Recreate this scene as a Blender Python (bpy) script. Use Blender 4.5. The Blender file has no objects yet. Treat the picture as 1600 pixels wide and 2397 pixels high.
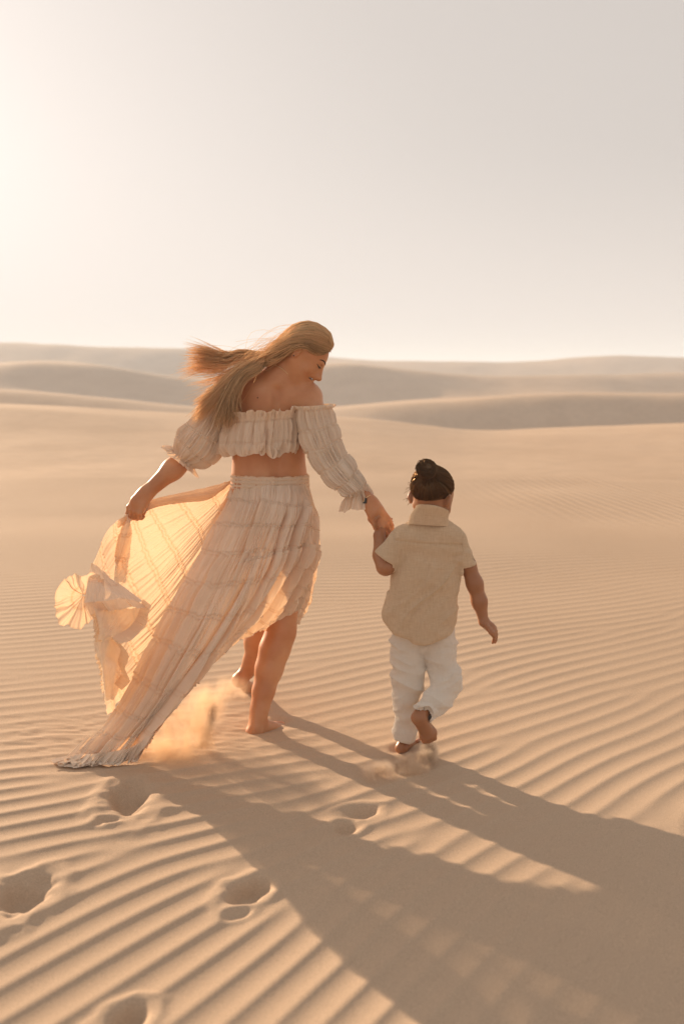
import bpy, math, random
import numpy as np
from mathutils import Vector, noise as mnoise

R = math.radians
random.seed(7)
rng = np.random.default_rng(11)
SC = bpy.context.scene
COL = SC.collection

# ------------------------------------------------------------------ camera
H_CAM = 1.43
PITCH = R(8.25)
F_PX = 35.0 / 36.0 * 2397.0
cam_d = bpy.data.cameras.new('camera')
cam = bpy.data.objects.new('camera', cam_d)
COL.objects.link(cam)
cam.location = (0, 0, H_CAM)
cam.rotation_euler = (R(90) - PITCH, 0, 0)
cam_d.sensor_fit = 'VERTICAL'
cam_d.sensor_height = 36.0
cam_d.sensor_width = 24.0
cam_d.lens = 35.0
cam_d.clip_start = 0.05
cam_d.clip_end = 5000
cam_d.dof.use_dof = True
cam_d.dof.focus_distance = 3.85
cam_d.dof.aperture_fstop = 2.2
SC.camera = cam

# ------------------------------------------------------------------ light
SUN_AZ = R(-38.0)      # from +Y, negative to the left
SUN_EL = R(13.0)
sd = Vector((math.sin(SUN_AZ) * math.cos(SUN_EL), math.cos(SUN_AZ) * math.cos(SUN_EL), math.sin(SUN_EL)))
sun_d = bpy.data.lights.new('sun', 'SUN')
sun_d.energy = 5.0
sun_d.angle = R(0.6)
sun_d.color = (1.0, 0.745, 0.51)
sun = bpy.data.objects.new('sun', sun_d)
COL.objects.link(sun)
sun.location = (-6, 8, 5)
sun.rotation_euler = sd.to_track_quat('Z', 'Y').to_euler()

world = bpy.data.worlds.new('World')
SC.world = world
world.use_nodes = True
wn, wl = world.node_tree.nodes, world.node_tree.links
wn.clear()
w_out = wn.new('ShaderNodeOutputWorld')
w_bg = wn.new('ShaderNodeBackground')
w_bg.inputs['Strength'].default_value = 0.10
w_sky = wn.new('ShaderNodeTexSky')
w_sky.sky_type = 'NISHITA'
w_sky.sun_disc = False
w_sky.sun_elevation = SUN_EL
w_sky.sun_rotation = SUN_AZ
w_sky.air_density = 1.0
w_sky.dust_density = 4.0
w_sky.ozone_density = 1.0
# dusty air: the same sky with its colour washed out and its contrast flattened
w_hs = wn.new('ShaderNodeHueSaturation')
w_hs.inputs['Saturation'].default_value = 0.12
w_gam = wn.new('ShaderNodeGamma')
w_gam.inputs['Gamma'].default_value = 0.25
w_geo = wn.new('ShaderNodeTexCoord')
w_sep = wn.new('ShaderNodeSeparateXYZ')
w_low = wn.new('ShaderNodeMapRange')
w_low.interpolation_type = 'SMOOTHSTEP'
w_low.inputs['From Min'].default_value = -0.02
w_low.inputs['From Max'].default_value = 0.22
w_low.inputs['To Min'].default_value = 0.75
w_low.inputs['To Max'].default_value = 0.0
w_hz = wn.new('ShaderNodeMix')
w_hz.data_type = 'RGBA'
w_hz.inputs[7].default_value = (1.86, 1.82, 1.80, 1)
w_mul = wn.new('ShaderNodeMix')
w_mul.data_type = 'RGBA'
w_mul.blend_type = 'MULTIPLY'
w_mul.inputs[0].default_value = 1.0
w_mul.inputs[7].default_value = (2.80, 2.54, 2.36, 1)
wl.new(w_geo.outputs['Generated'], w_sep.inputs[0])
wl.new(w_sep.outputs['Z'], w_low.inputs['Value'])
wl.new(w_sky.outputs[0], w_hs.inputs['Color'])
wl.new(w_hs.outputs[0], w_gam.inputs['Color'])
wl.new(w_gam.outputs[0], w_hz.inputs[6])
wl.new(w_low.outputs[0], w_hz.inputs[0])
wl.new(w_hz.outputs[2], w_mul.inputs[6])
wl.new(w_mul.outputs[2], w_bg.inputs['Color'])
wl.new(w_bg.outputs[0], w_out.inputs['Surface'])

SC.view_settings.view_transform = 'Standard'
SC.view_settings.look = 'None'
SC.view_settings.gamma = 1.0
SC.view_settings.use_curve_mapping = False
SC.view_settings.exposure = 0.78
SC.cycles.use_denoising = True
SC.cycles.max_bounces = 10
SC.cycles.transparent_max_bounces = 24
SC.cycles.transmission_bounces = 8
SC.cycles.volume_bounces = 3

# ------------------------------------------------------------------ helpers
CP, SP = math.cos(PITCH), math.sin(PITCH)


def P(px, py, Y):
    """photo position (px, py) at world depth Y -> world point"""
    xr = (px - 800.0) / F_PX
    yu = -(py - 1198.5) / F_PX
    dx, dy, dz = xr, CP + yu * SP, -SP + yu * CP
    t = Y / dy
    return np.array((dx * t, Y, H_CAM + dz * t))


def G(px, py, z=0.0):
    """photo position on the horizontal plane z -> world point"""
    xr = (px - 800.0) / F_PX
    yu = -(py - 1198.5) / F_PX
    dx, dy, dz = xr, CP + yu * SP, -SP + yu * CP
    t = (z - H_CAM) / dz
    return np.array((dx * t, dy * t, z))


def tag(o, label=None, cat=None, group=None, kind=None):
    if label: o['label'] = label
    if cat: o['category'] = cat
    if group: o['group'] = group
    if kind: o['kind'] = kind
    return o


def link(name, me, mats, parent=None, smooth=True):
    o = bpy.data.objects.new(name, me)
    COL.objects.link(o)
    if not isinstance(mats, (list, tuple)): mats = [mats]
    for m in mats: me.materials.append(m)
    if smooth:
        me.polygons.foreach_set('use_smooth', np.ones(len(me.polygons), bool))
    if parent is not None:
        o.parent = parent
        o.location = -Vector(parent.location) if parent.parent is None else (0, 0, 0)
    return o


def mesh_np(name, V, Q, uv=None, attrs=None):
    """verts (n,3), faces (m,k) numpy"""
    V = np.asarray(V, np.float32); Q = np.asarray(Q, np.int32)
    me = bpy.data.meshes.new(name)
    me.vertices.add(len(V)); me.vertices.foreach_set('co', V.ravel())
    k = Q.shape[1]
    me.loops.add(Q.size); me.loops.foreach_set('vertex_index', Q.ravel())
    me.polygons.add(len(Q))
    me.polygons.foreach_set('loop_start', np.arange(0, Q.size, k, dtype=np.int32))
    if uv is not None:
        l = me.uv_layers.new(name='uv')
        l.data.foreach_set('uv', np.asarray(uv, np.float32)[Q.ravel()].ravel())
    me.update(calc_edges=True)
    if attrs:
        for an, av in attrs.items():
            at = me.attributes.new(an, 'FLOAT', 'POINT')
            at.data.foreach_set('value', np.asarray(av, np.float32).ravel())
    me.validate()
    return me


def grid_faces(nr, nc, wrap=False):
    i = np.arange(nr - 1)[:, None]; j = np.arange(nc if wrap else nc - 1)[None, :]
    j2 = (j + 1) % nc
    a = i * nc + j; b = i * nc + j2; c = (i + 1) * nc + j2; d = (i + 1) * nc + j
    return np.stack([a, b, c, d], -1).reshape(-1, 4)


def smoothstep(a, b, x):
    t = np.clip((x - a) / (b - a), 0, 1)
    return t * t * (3 - 2 * t)


def vnoise(x, y, seed=0, period=256):
    """smooth value noise, numpy"""
    r = np.random.default_rng(seed).random((period, period)).astype(np.float32) * 2 - 1
    xi = np.floor(x).astype(int); yi = np.floor(y).astype(int)
    xf = x - xi; yf = y - yi
    xf = xf * xf * xf * (xf * (xf * 6 - 15) + 10); yf = yf * yf * yf * (yf * (yf * 6 - 15) + 10)
    a = r[yi % period, xi % period]; b = r[yi % period, (xi + 1) % period]
    c = r[(yi + 1) % period, xi % period]; d = r[(yi + 1) % period, (xi + 1) % period]
    return (a * (1 - xf) + b * xf) * (1 - yf) + (c * (1 - xf) + d * xf) * yf


# material helpers
def new_mat(name):
    m = bpy.data.materials.new(name); m.use_nodes = True
    nt = m.node_tree; nt.nodes.clear()
    out = nt.nodes.new('ShaderNodeOutputMaterial')
    return m, nt, out


def nd(nt, t, **kw):
    n = nt.nodes.new(t)
    for k, v in kw.items():
        if k.startswith('i_'):
            key = k[2:].replace('_', ' ')
            n.inputs[key].default_value = v
        else:
            setattr(n, k, v)
    return n
# ------------------------------------------------------------------ sand ground and dunes
def hermite(xs, ys, x):
    """monotone-ish cubic through rows of control values: xs (k,), ys (k, ...) broadcast over x (...)"""
    k = len(xs)
    i = np.clip(np.searchsorted(xs, x, side='right') - 1, 0, k - 2)
    idx = np.arange(x.size).reshape(x.shape)
    x0 = xs[i]; x1 = xs[i + 1]; h = x1 - x0
    t = np.clip((x - x0) / h, 0, 1)
    def val(j): return np.take_along_axis(ys, j[None], 0)[0]
    y0 = val(i); y1 = val(i + 1)
    ip = np.clip(i - 1, 0, k - 1); iq = np.clip(i + 2, 0, k - 1)
    def slope(ja, jb, jc):
        ya, yb, yc = val(ja), val(jb), val(jc)
        d1 = (yb - ya) / np.maximum(xs[jb] - xs[ja], 1e-6); d2 = (yc - yb) / np.maximum(xs[jc] - xs[jb], 1e-6)
        m = np.where(d1 * d2 > 0, 2 * d1 * d2 / (d1 + d2 + 1e-12 * np.sign(d1 + d2)), 0)
        return m
    m0 = np.where(i > 0, slope(ip, i, i + 1), (y1 - y0) / h)
    m1 = np.where(i + 1 < k - 1, slope(i, i + 1, iq), (y1 - y0) / h)
    t2 = t * t; t3 = t2 * t
    return (2 * t3 - 3 * t2 + 1) * y0 + (t3 - 2 * t2 + t) * h * m0 + (-2 * t3 + 3 * t2) * y1 + (t3 - t2) * h * m1


def az_curve(pts):
    """photo columns -> values, smoothed, as a function of azimuth tangent (x/y)"""
    xs = np.array([(p[0] - 800) / F_PX for p in pts]); ys = np.array([p[1] for p in pts], float)
    def f(t):
        o = 0
        for d in (-0.03, -0.015, 0, 0.015, 0.03):
            o = o + np.interp(t + d, xs, ys)
        return o / 5
    return f


HOR = 1198.5 - F_PX * math.tan(PITCH)       # horizon row
RIDGES = [
    # distance, drop behind it, crest rows in the photograph
    (24.0, 0.9, az_curve([(-2500, 960), (-600, 940), (0, 951), (200, 966), (400, 981), (600, 987), (795, 987), (900, 997), (1010, 1010), (1120, 1017), (1300, 1011), (1600, 1007), (2200, 990), (3500, 960)])),
    (62.0, 1.6, az_curve([(-2500, 880), (-600, 890), (0, 908), (250, 930), (450, 952), (650, 960), (800, 950), (950, 935), (1150, 930), (1350, 922), (1600, 930), (2200, 900), (3500, 920)])),
    (120.0, 3.0, az_curve([(-2500, 850), (-600, 862), (0, 854), (110, 842), (250, 858), (430, 890), (600, 885), (770, 850), (900, 862), (1100, 878), (1350, 876), (1600, 868), (2200, 880), (3500, 850)])),
    (240.0, 4.0, az_curve([(-2500, 830), (-1200, 800), (-500, 830), (0, 794), (130, 795), (240, 806), (370, 803), (560, 822), (770, 836), (950, 852), (1130, 847), (1300, 836), (1460, 831), (1600, 834), (2000, 842), (2600, 810), (3500, 830)])),
]


def base_height(x, y):
    r = np.hypot(x, y)
    ang = np.arctan2(x, np.abs(y) + 1e-9)
    t = np.clip(np.tan(np.clip(ang, -1.2, 1.2)), -1.5, 1.5)
    back = y < 0
    ca = np.cos(np.arctan(t))
    d = r * np.where(np.abs(ang) < 1.2, np.cos(ang), np.cos(1.2))       # depth
    xs = [0, 6.9, 8.2, 10.0, 14.0, 19.0]
    z24 = H_CAM - 24.0 * np.tan(np.arctan((RIDGES[0][2](t) - 1198.5) / F_PX) + PITCH)
    ys = [np.zeros_like(t), np.zeros_like(t), np.full_like(t, 0.010), -0.045 + 0.0 * t, -0.10 + 0.10 * (z24 + .1), -0.095 + 0.42 * (z24 + .1)]
    for D, drop, f in RIDGES:
        yy = f(t)
        z = H_CAM - D * np.tan(np.arctan((yy - 1198.5) / F_PX) + PITCH)
        if D > 30:
            # hollow in front of this ridge
            k = 0.87 if D < 200 else 0.84
            xs.append(D * k); ys.append(np.minimum(H_CAM - D * k * np.tan(np.arctan((py_ + 5 - 1198.5) / F_PX) + PITCH), z - .5))
        xs.append(D); ys.append(z)
        py_ = yy
    xs += [330.0, 3000.0]; ys += [ys[-1] - 6, ys[-1] - 8]
    z = hermite(np.array(xs, float), np.stack(ys, 0), d)
    fade = smoothstep(9, 40, r)
    z = z + fade * (0.10 * vnoise(x / 5.5, y / 9.0, 3) + 0.45 * smoothstep(30, 110, r) * vnoise(x / 22, y / 34, 4) + 0.9 * smoothstep(90, 200, r) * vnoise(x / 60, y / 70, 5))
    return z


# ---- wind ripples: noise relaxed into stripes that follow the local wind, with natural forks
def make_ripples(n=832, cell=0.0165, lam=0.098, iters=14):
    X0, Y0 = -5.2, 1.0
    ys, xs = np.mgrid[0:n, 0:n].astype(np.float32)
    X = X0 + xs * cell; Y = Y0 + ys * cell
    th = 42 + 9.5 * (Y - 2.4) - 7.5 * (X - 0.25)
    th = 57 + 27 * np.tanh((th - 57) / 27) + 11 * vnoise(X / 1.1, Y / 1.1, 21) + 8 * vnoise(X / 0.5, Y / 0.5, 22)
    th = np.radians(th)
    dx = np.sin(th); dy = np.cos(th)
    u = np.random.default_rng(5).standard_normal((n, n)).astype(np.float32)
    kx = np.fft.fftfreq(n, cell)[:, None]; ky = np.fft.rfftfreq(n, cell)[None, :]
    k = np.hypot(kx, ky)
    bp = np.exp(-((k - 1 / lam) / (0.26 / lam)) ** 2).astype(np.float32)
    def samp(a, sx, sy):
        sx = np.clip(sx, 0, n - 1.001); sy = np.clip(sy, 0, n - 1.001)
        i = sx.astype(np.int32); j = sy.astype(np.int32); fx = sx - i; fy = sy - j
        f = a.ravel(); b = j * n + i
        return (f[b] * (1 - fx) + f[b + 1] * fx) * (1 - fy) + (f[b + n] * (1 - fx) + f[b + n + 1] * fx) * fy
    offs = [(-7.0, .5), (-3.4, 1.0), (3.4, 1.0), (7.0, .5)]
    for it in range(iters):
        u = np.fft.irfft2(np.fft.rfft2(u) * bp, s=(n, n)).astype(np.float32)
        u /= u.std() + 1e-9
        a = u * 1.0; w = 1.0
        for o, wt in offs:
            a += wt * samp(u, xs + o * dx, ys + o * dy); w += wt
        u = np.tanh(1.6 * a / w)
    u = np.fft.irfft2(np.fft.rfft2(u) * np.exp(-((k - 1 / lam) / (0.7 / lam)) ** 2), s=(n, n)).astype(np.float32)
    u /= np.percentile(np.abs(u), 97)
    return u, X0, Y0, cell, n


RU, RX0, RY0, RCELL, RN = make_ripples()


def ripple_at(x, y):
    sx = (x - RX0) / RCELL; sy = (y - RY0) / RCELL
    ins = (sx > 2) & (sx < RN - 3) & (sy > 2) & (sy < RN - 3)
    sx = np.clip(sx, 1, RN - 3.001); sy = np.clip(sy, 1, RN - 3.001)
    i = sx.astype(int); j = sy.astype(int); fx = sx - i; fy = sy - j
    def cw(t): return [((-0.5 * t + 1) * t - 0.5) * t, (1.5 * t - 2.5) * t * t + 1, ((-1.5 * t + 2) * t + 0.5) * t, (0.5 * t - 0.5) * t * t]
    wx = cw(fx); wy = cw(fy); o = 0
    for b in range(4):
        for a in range(4):
            o = o + RU[j + b - 1, i + a - 1] * wx[a] * wy[b]
    return o * ins


# footprints: (photo x, photo y, half length, half width, heading deg, depth)
PRINTS = [
    (305, 1862, .150, .085, -10, .062), (258, 1922, .040, .030, 50, .012),
    (60, 2098, .125, .085, 20, .060),
    (592, 2075, .085, .055, 35, .048), (566, 2130, .042, .026, 55, .012),
    (302, 2385, .07, .05, 30, .05),
    (852, 1893, .075, .05, 60, .030), (815, 1930, .055, .040, 30, .026),
    (634, 1700, .11, .05, 62, .012), (935, 1748, .07, .036, 25, .010),
    (655, 1683, .05, .05, 0, .014),
]
PR = []
for (px, py, a, b, hd, dep) in PRINTS:
    g = G(px, py); PR.append((g[0], g[1], a, b, R(hd), dep))


def prints(x, y):
    dz = np.zeros_like(x); flat = np.ones_like(x)
    for k, (cx, cy, a, b, hd, dep) in enumerate(PR):
        a = a * .98; b = b * .98; dep = dep * .85
        ux = (x - cx) * math.sin(hd) + (y - cy) * math.cos(hd)
        uy = (x - cx) * math.cos(hd) - (y - cy) * math.sin(hd)
        q = np.hypot(ux / a, uy / b)
        w = 0.17 * vnoise(x * 11 + k, y * 11, 31) + 0.12 * vnoise(x * 30 + k, y * 30, 32) + 0.16 * ux / a
        q = q + w
        dz -= dep * (1 - smoothstep(0.15, 1.05, q))
        dz += dep * 0.13 * np.exp(-((q - 1.35) / 0.34) ** 2) * (1 + .4 * vnoise(x * 18, y * 18 + k, 33))
        flat *= smoothstep(0.7, 1.9, q) * 0.85 + 0.15
    return dz, flat


def ground_z(x, y, want_fine=True):
    z = base_height(x, y)
    if want_fine:
        u = ripple_at(x, y)
        tri = 0.5 + np.arcsin(np.clip(u * .98, -1, 1)) / math.pi
        prof = tri ** 2.3 * (1 - .18 * smoothstep(.80, 1.0, tri)) + .10 * (u - .3)
        r = np.hypot(x, y)
        amp = 0.0054 * (1 - smoothstep(11.0, 13.6, r)) * (0.86 + 0.55 * vnoise(x / .8, y / .8, 8)) * (0.42 + 0.58 * smoothstep(-6.2, -2.6, -r))
        dz, flat = prints(x, y)
        # sand smoothed and scattered by the trailing hem and feet
        drag = np.exp(-(((x + 0.75) / .55) ** 2 + ((y - 3.75) / .28) ** 2))
        amp = amp * flat * (1 - 0.65 * drag)
        z = z + amp * prof + dz + 0.012 * vnoise(x / 1.3, y / 1.3, 9) + drag * 0.004 * vnoise(x * 25 + y * 12, y * 40, 10)
        return z, amp * prof
    return z


def build_ground():
    A = 33.5
    front = np.linspace(-A, A, 640)
    rest = np.concatenate([np.linspace(A, 90, 34)[1:], np.linspace(90, 270, 30)[1:], np.linspace(270, 360 - A, 34)[1:-1]])
    ang = np.radians(np.concatenate([front, rest]))
    rows = [0.004, 0.25, 0.6, 0.95, 1.25, 1.5, 1.62]
    r = 1.66
    while r < 8.4:
        rows.append(r); r += min(max(r * r / 1800, 0.0056), 0.0135)
    while r < 13.8:
        rows.append(r); r += 0.020
    rows.append(13.9)
    nnear = len(rows)
    r = 14.2
    while r < 420:
        rows.append(r); r *= 1.0125
    rows += [520, 700, 1000, 1600, 2600]
    rows = np.array(rows)
    RR, AA = np.meshgrid(rows, ang, indexing='ij')
    X = RR * np.sin(AA); Y = RR * np.cos(AA)
    Z, rip = ground_z(X, Y)
    # lean the ripple crests down-wind
    th = np.radians(57 + 27 * np.tanh((42 + 9.5 * (Y - 2.4) - 7.5 * (X - 0.25) - 57) / 27))
    X2 = X + rip * 0.9 * np.cos(th); Y2 = Y - rip * 0.9 * np.sin(th)
    V = np.stack([X2, Y2, Z], -1)
    nc = len(ang)
    Fg = grid_faces(len(rows), nc, wrap=True)
    row_of = np.arange(len(Fg)) // nc
    sel = row_of < nnear - 1
    Vn = V[:nnear].reshape(-1, 3)
    Fn = Fg[sel][:, ::-1]
    me = mesh_np('sand', Vn, Fn)
    near = link('sand', me, [MAT_SAND]); tag(near, 'rippled beige desert sand under the two walkers, with footprints', kind='structure')
    Vf = V[nnear - 1:].reshape(-1, 3)
    Ff = grid_faces(len(rows) - nnear + 1, nc, wrap=True)[:, ::-1]
    me2 = mesh_np('dunes', Vf, Ff)
    far = link('dunes', me2, [MAT_DUNE]); tag(far, 'smooth pale sand dunes rolling back to the skyline', kind='structure')
    return near, far


def sand_material(name, near=True):
    m, nt, out = new_mat(name)
    L = nt.links.new
    bs = nd(nt, 'ShaderNodeBsdfPrincipled')
    bs.inputs['Roughness'].default_value = 0.93
    bs.inputs['Specular IOR Level'].default_value = 0.15
    tc = nd(nt, 'ShaderNodeTexCoord')
    n1 = nd(nt, 'ShaderNodeTexNoise'); n1.inputs['Scale'].default_value = 0.35; n1.inputs['Detail'].default_value = 5
    n2 = nd(nt, 'ShaderNodeTexNoise'); n2.inputs['Scale'].default_value = 480 if near else 3; n2.inputs['Detail'].default_value = 2
    L(tc.outputs['Object'], n1.inputs['Vector']); L(tc.outputs['Object'], n2.inputs['Vector'])
    cr = nd(nt, 'ShaderNodeValToRGB')
    cr.color_ramp.elements[0].position = .3; cr.color_ramp.elements[0].color = (0.515, 0.375, 0.262, 1)
    cr.color_ramp.elements[1].position = .72; cr.color_ramp.elements[1].color = (0.575, 0.43, 0.308, 1)
    L(n1.outputs['Fac'], cr.inputs['Fac'])
    mx = nd(nt, 'ShaderNodeMix', data_type='RGBA', blend_type='MULTIPLY'); mx.inputs[0].default_value = 1.0
    mr = nd(nt, 'ShaderNodeMapRange')
    mr.inputs['From Min'].default_value = 0.3; mr.inputs['From Max'].default_value = 0.7
    mr.inputs['To Min'].default_value = 0.72 if near else 0.95; mr.inputs['To Max'].default_value = 1.15 if near else 1.04
    L(n2.outputs['Fac'], mr.inputs['Value'])
    L(cr.outputs['Color'], mx.inputs[6]); L(mr.outputs[0], mx.inputs[7])
    L(mx.outputs[2], bs.inputs['Base Color'])
    bp = nd(nt, 'ShaderNodeBump'); bp.inputs['Strength'].default_value = 0.5 if near else 0.12
    bp.inputs['Distance'].default_value = 0.0022 if near else 0.02
    if near:
        pass
        n3 = nd(nt, 'ShaderNodeTexNoise'); n3.inputs['Scale'].default_value = 170; n3.inputs['Detail'].default_value = 4; n3.inputs['Roughness'].default_value = .7
        L(tc.outputs['Object'], n3.inputs['Vector']); L(n3.outputs['Fac'], bp.inputs['Height'])
    else:
        n4 = nd(nt, 'ShaderNodeTexNoise'); n4.inputs['Scale'].default_value = 1.2; n4.inputs['Detail'].default_value = 4
        L(tc.outputs['Object'], n4.inputs['Vector']); L(n4.outputs['Fac'], bp.inputs['Height'])
    # finer cross ripples on the slope at the right, in the middle distance
    mp = nd(nt, 'ShaderNodeMapping'); mp.inputs['Rotation'].default_value = (0, 0, R(-12)); mp.inputs['Scale'].default_value = (1, .30, 1)
    wv = nd(nt, 'ShaderNodeTexWave', wave_type='BANDS', bands_direction='X')
    wv.inputs['Scale'].default_value = 2.6; wv.inputs['Distortion'].default_value = 5.5; wv.inputs['Detail'].default_value = 2.5; wv.inputs['Detail Scale'].default_value = .55
    L(tc.outputs['Object'], mp.inputs['Vector']); L(mp.outputs[0], wv.inputs['Vector'])
    ds = nd(nt, 'ShaderNodeVectorMath', operation='SUBTRACT'); ds.inputs[1].default_value = (4.6, 11.8, 0)
    dv = nd(nt, 'ShaderNodeVectorMath', operation='DIVIDE'); dv.inputs[1].default_value = (3.9, 3.9, 50)
    dl = nd(nt, 'ShaderNodeVectorMath', operation='LENGTH')
    L(tc.outputs['Object'], ds.inputs[0]); L(ds.outputs[0], dv.inputs[0]); L(dv.outputs[0], dl.inputs[0])
    mk = nd(nt, 'ShaderNodeMapRange', interpolation_type='SMOOTHSTEP'); mk.inputs['From Min'].default_value = 1; mk.inputs['From Max'].default_value = .35; mk.inputs['To Min'].default_value = 0; mk.inputs['To Max'].default_value = .45
    L(dl.outputs['Value'], mk.inputs['Value'])
    b2 = nd(nt, 'ShaderNodeBump'); b2.inputs['Distance'].default_value = .012
    L(mk.outputs[0], b2.inputs['Strength']); L(wv.outputs['Fac'], b2.inputs['Height']); L(bp.outputs[0], b2.inputs['Normal'])
    L(b2.outputs[0], bs.inputs['Normal'])
    L(bs.outputs[0], out.inputs['Surface'])
    return m


MAT_SAND = sand_material('rippled_sand', True)
MAT_DUNE = sand_material('dune_sand', False)
build_ground()
# ------------------------------------------------------------------ sculpting toolkit: blended solids -> one continuous surface
class Sculpt:
    def __init__(s, h): s.ops = []; s.h = h

    def cone(s, a, b, ra, rb, k=0.02, flat=None, f=1.0, sub=False):
        a = np.asarray(a, float); b = np.asarray(b, float)
        m = max(ra, rb) + k + 0.012
        lo = np.minimum(a, b) - m; hi = np.maximum(a, b) + m
        if flat is not None: flat = np.asarray(flat, float) / np.linalg.norm(flat)
        s.ops.append(('c', lo, hi, a, b, ra, rb, k, flat, f, sub)); return s

    def chain(s, pts, rads, k=0.02, flat=None, f=1.0):
        for i in range(len(pts) - 1): s.cone(pts[i], pts[i + 1], rads[i], rads[i + 1], k, flat, f)
        return s

    def ell(s, c, r, axes=None, k=0.02, sub=False):
        c = np.asarray(c, float); r = np.asarray(r, float)
        M = np.eye(3) if axes is None else np.asarray(axes, float)     # rows = local axes
        m = r.max() + k + 0.012
        s.ops.append(('e', c - m, c + m, c, r, M, None, k, None, 1.0, sub)); return s

    def cut(s, p, n, k=0.003, box=None):
        """remove everything on the side the normal points to, inside a box (lo, hi)"""
        s.ops.append(('p', np.asarray(box[0], float), np.asarray(box[1], float), np.asarray(p, float), np.asarray(n, float) / np.linalg.norm(n), None, None, k, None, 1.0, True)); return s

    def value(s, X, lo, hi):
        d = np.full(X.shape[1:], 0.05, np.float32)
        for op in s.ops:
            if np.any(op[1] > hi) or np.any(op[2] < lo): continue
            t, _, _, a, b, c1, c2, k, flat, f, sub = op
            if t == 'c':
                ba = b - a; L2 = ba @ ba + 1e-12
                q = [X[i] - a[i] for i in range(3)]
                tt = np.clip((q[0] * ba[0] + q[1] * ba[1] + q[2] * ba[2]) / L2, 0, 1)
                q = [q[i] - tt * ba[i] for i in range(3)]
                r = c1 + (c2 - c1) * tt
                if flat is not None:
                    dn = (q[0] * flat[0] + q[1] * flat[1] + q[2] * flat[2]) * (f - 1)
                    q = [q[i] + dn * flat[i] for i in range(3)]
                e = np.sqrt(q[0] ** 2 + q[1] ** 2 + q[2] ** 2) - r
                if f > 1: e = e / (1 + (f - 1) * 0.5)
            elif t == 'e':
                M = c1; q = [X[i] - a[i] for i in range(3)]
                l = [(q[0] * M[j][0] + q[1] * M[j][1] + q[2] * M[j][2]) for j in range(3)]
                k0 = np.sqrt(sum((l[j] / b[j]) ** 2 for j in range(3)))
                k1 = np.sqrt(sum((l[j] / b[j] ** 2) ** 2 for j in range(3))) + 1e-9
                e = k0 * (k0 - 1) / k1
            else:
                e = sum((X[i] - a[i]) * b[i] for i in range(3))
                inside = np.ones(X.shape[1:], bool)
                for i in range(3): inside &= (X[i] > op[1][i]) & (X[i] < op[2][i])
                e = np.where(inside, -e, 1.0)
            if sub:
                e = -e
                hh = np.maximum(k - np.abs(d - e), 0) / k
                d = np.maximum(d, e) + hh * hh * k * 0.25
            else:
                hh = np.maximum(k - np.abs(d - e), 0) / k
                d = np.minimum(d, e) - hh * hh * k * 0.25
        return d

    def mesh(s, name, smooth=1, disp=None):
        h = s.h; B = 28
        adds = [o for o in s.ops if not o[10]]
        lo = np.min([o[1] for o in adds], 0) - 2 * h; hi = np.max([o[2] for o in adds], 0) + 2 * h
        n = np.ceil((hi - lo) / h).astype(int) + 2
        nb = np.ceil(n / B).astype(int)
        N = nb * B + 2
        key = lambda i, j, k: (i.astype(np.int64) * N[1] + j) * N[2] + k
        Vk, Vp, Fk = [], [], []
        for bi in range(nb[0]):
            for bj in range(nb[1]):
                for bk in range(nb[2]):
                    o = np.array((bi, bj, bk)) * B
                    blo = lo + o * h; bhi = blo + (B + 1) * h
                    if not any(np.all(a[1] < bhi) and np.all(a[2] > blo) for a in adds): continue
                    ax = [lo[i] + (o[i] + np.arange(B + 1)) * h for i in range(3)]
                    X = np.stack(np.meshgrid(*ax, indexing='ij')).astype(np.float32)
                    d = s.value(X, blo, bhi)
                    sg = d < 0
                    if sg.all() or not sg.any(): continue
                    cs = [sg[a:B + a, b:B + b, c:B + c] for a in (0, 1) for b in (0, 1) for c in (0, 1)]
                    tot = sum(c.astype(np.int8) for c in cs)
                    ci = np.argwhere((tot > 0) & (tot < 8))
                    if len(ci):
                        acc = np.zeros((len(ci), 3)); cnt = np.zeros(len(ci))
                        cv = {}
                        for a in (0, 1):
                            for b in (0, 1):
                                for c in (0, 1): cv[a, b, c] = d[ci[:, 0] + a, ci[:, 1] + b, ci[:, 2] + c]
                        for axn in range(3):
                            for p in (0, 1):
                                for q in (0, 1):
                                    A = [p, q]; A.insert(axn, 0); Bq = [p, q]; Bq.insert(axn, 1)
                                    va, vb = cv[tuple(A)], cv[tuple(Bq)]
                                    m = (va < 0) != (vb < 0)
                                    t = np.where(m, va / np.where(m, va - vb, 1), 0)
                                    pt = np.tile(np.array(A, float), (len(ci), 1)); pt[:, axn] += t
                                    acc += pt * m[:, None]; cnt += m
                        Vp.append(lo + (o + ci + acc / cnt[:, None]) * h)
                        Vk.append(key(*(ci + o).T))
                    for axn in range(3):
                        sl0 = [slice(0, B)] * 3; sl1 = list(sl0); sl1[axn] = slice(1, B + 1)
                        a, b = sg[tuple(sl0)], sg[tuple(sl1)]
                        e = np.argwhere(a != b)
                        if not len(e): continue
                        w = a[e[:, 0], e[:, 1], e[:, 2]]
                        g = e + o
                        u, v = [(1, 2), (2, 0), (0, 1)][axn]
                        du = np.zeros(3, int); du[u] = 1; dv = np.zeros(3, int); dv[v] = 1
                        ok = (g[:, u] > 0) & (g[:, v] > 0); g = g[ok]; w = w[ok]
                        c = np.stack([key(*(g - du - dv).T), key(*(g - dv).T), key(*g.T), key(*(g - du).T)], -1)
                        c = np.where(w[:, None], c, c[:, ::-1])
                        Fk.append(c)
        Vk = np.concatenate(Vk); Vp = np.concatenate(Vp); Fk = np.concatenate(Fk)
        od = np.argsort(Vk); Vk = Vk[od]; Vp = Vp[od]
        Fi = np.searchsorted(Vk, Fk); Fi = np.clip(Fi, 0, len(Vk) - 1)
        good = np.all(Vk[Fi] == Fk, axis=1); Fi = Fi[good]
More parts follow.
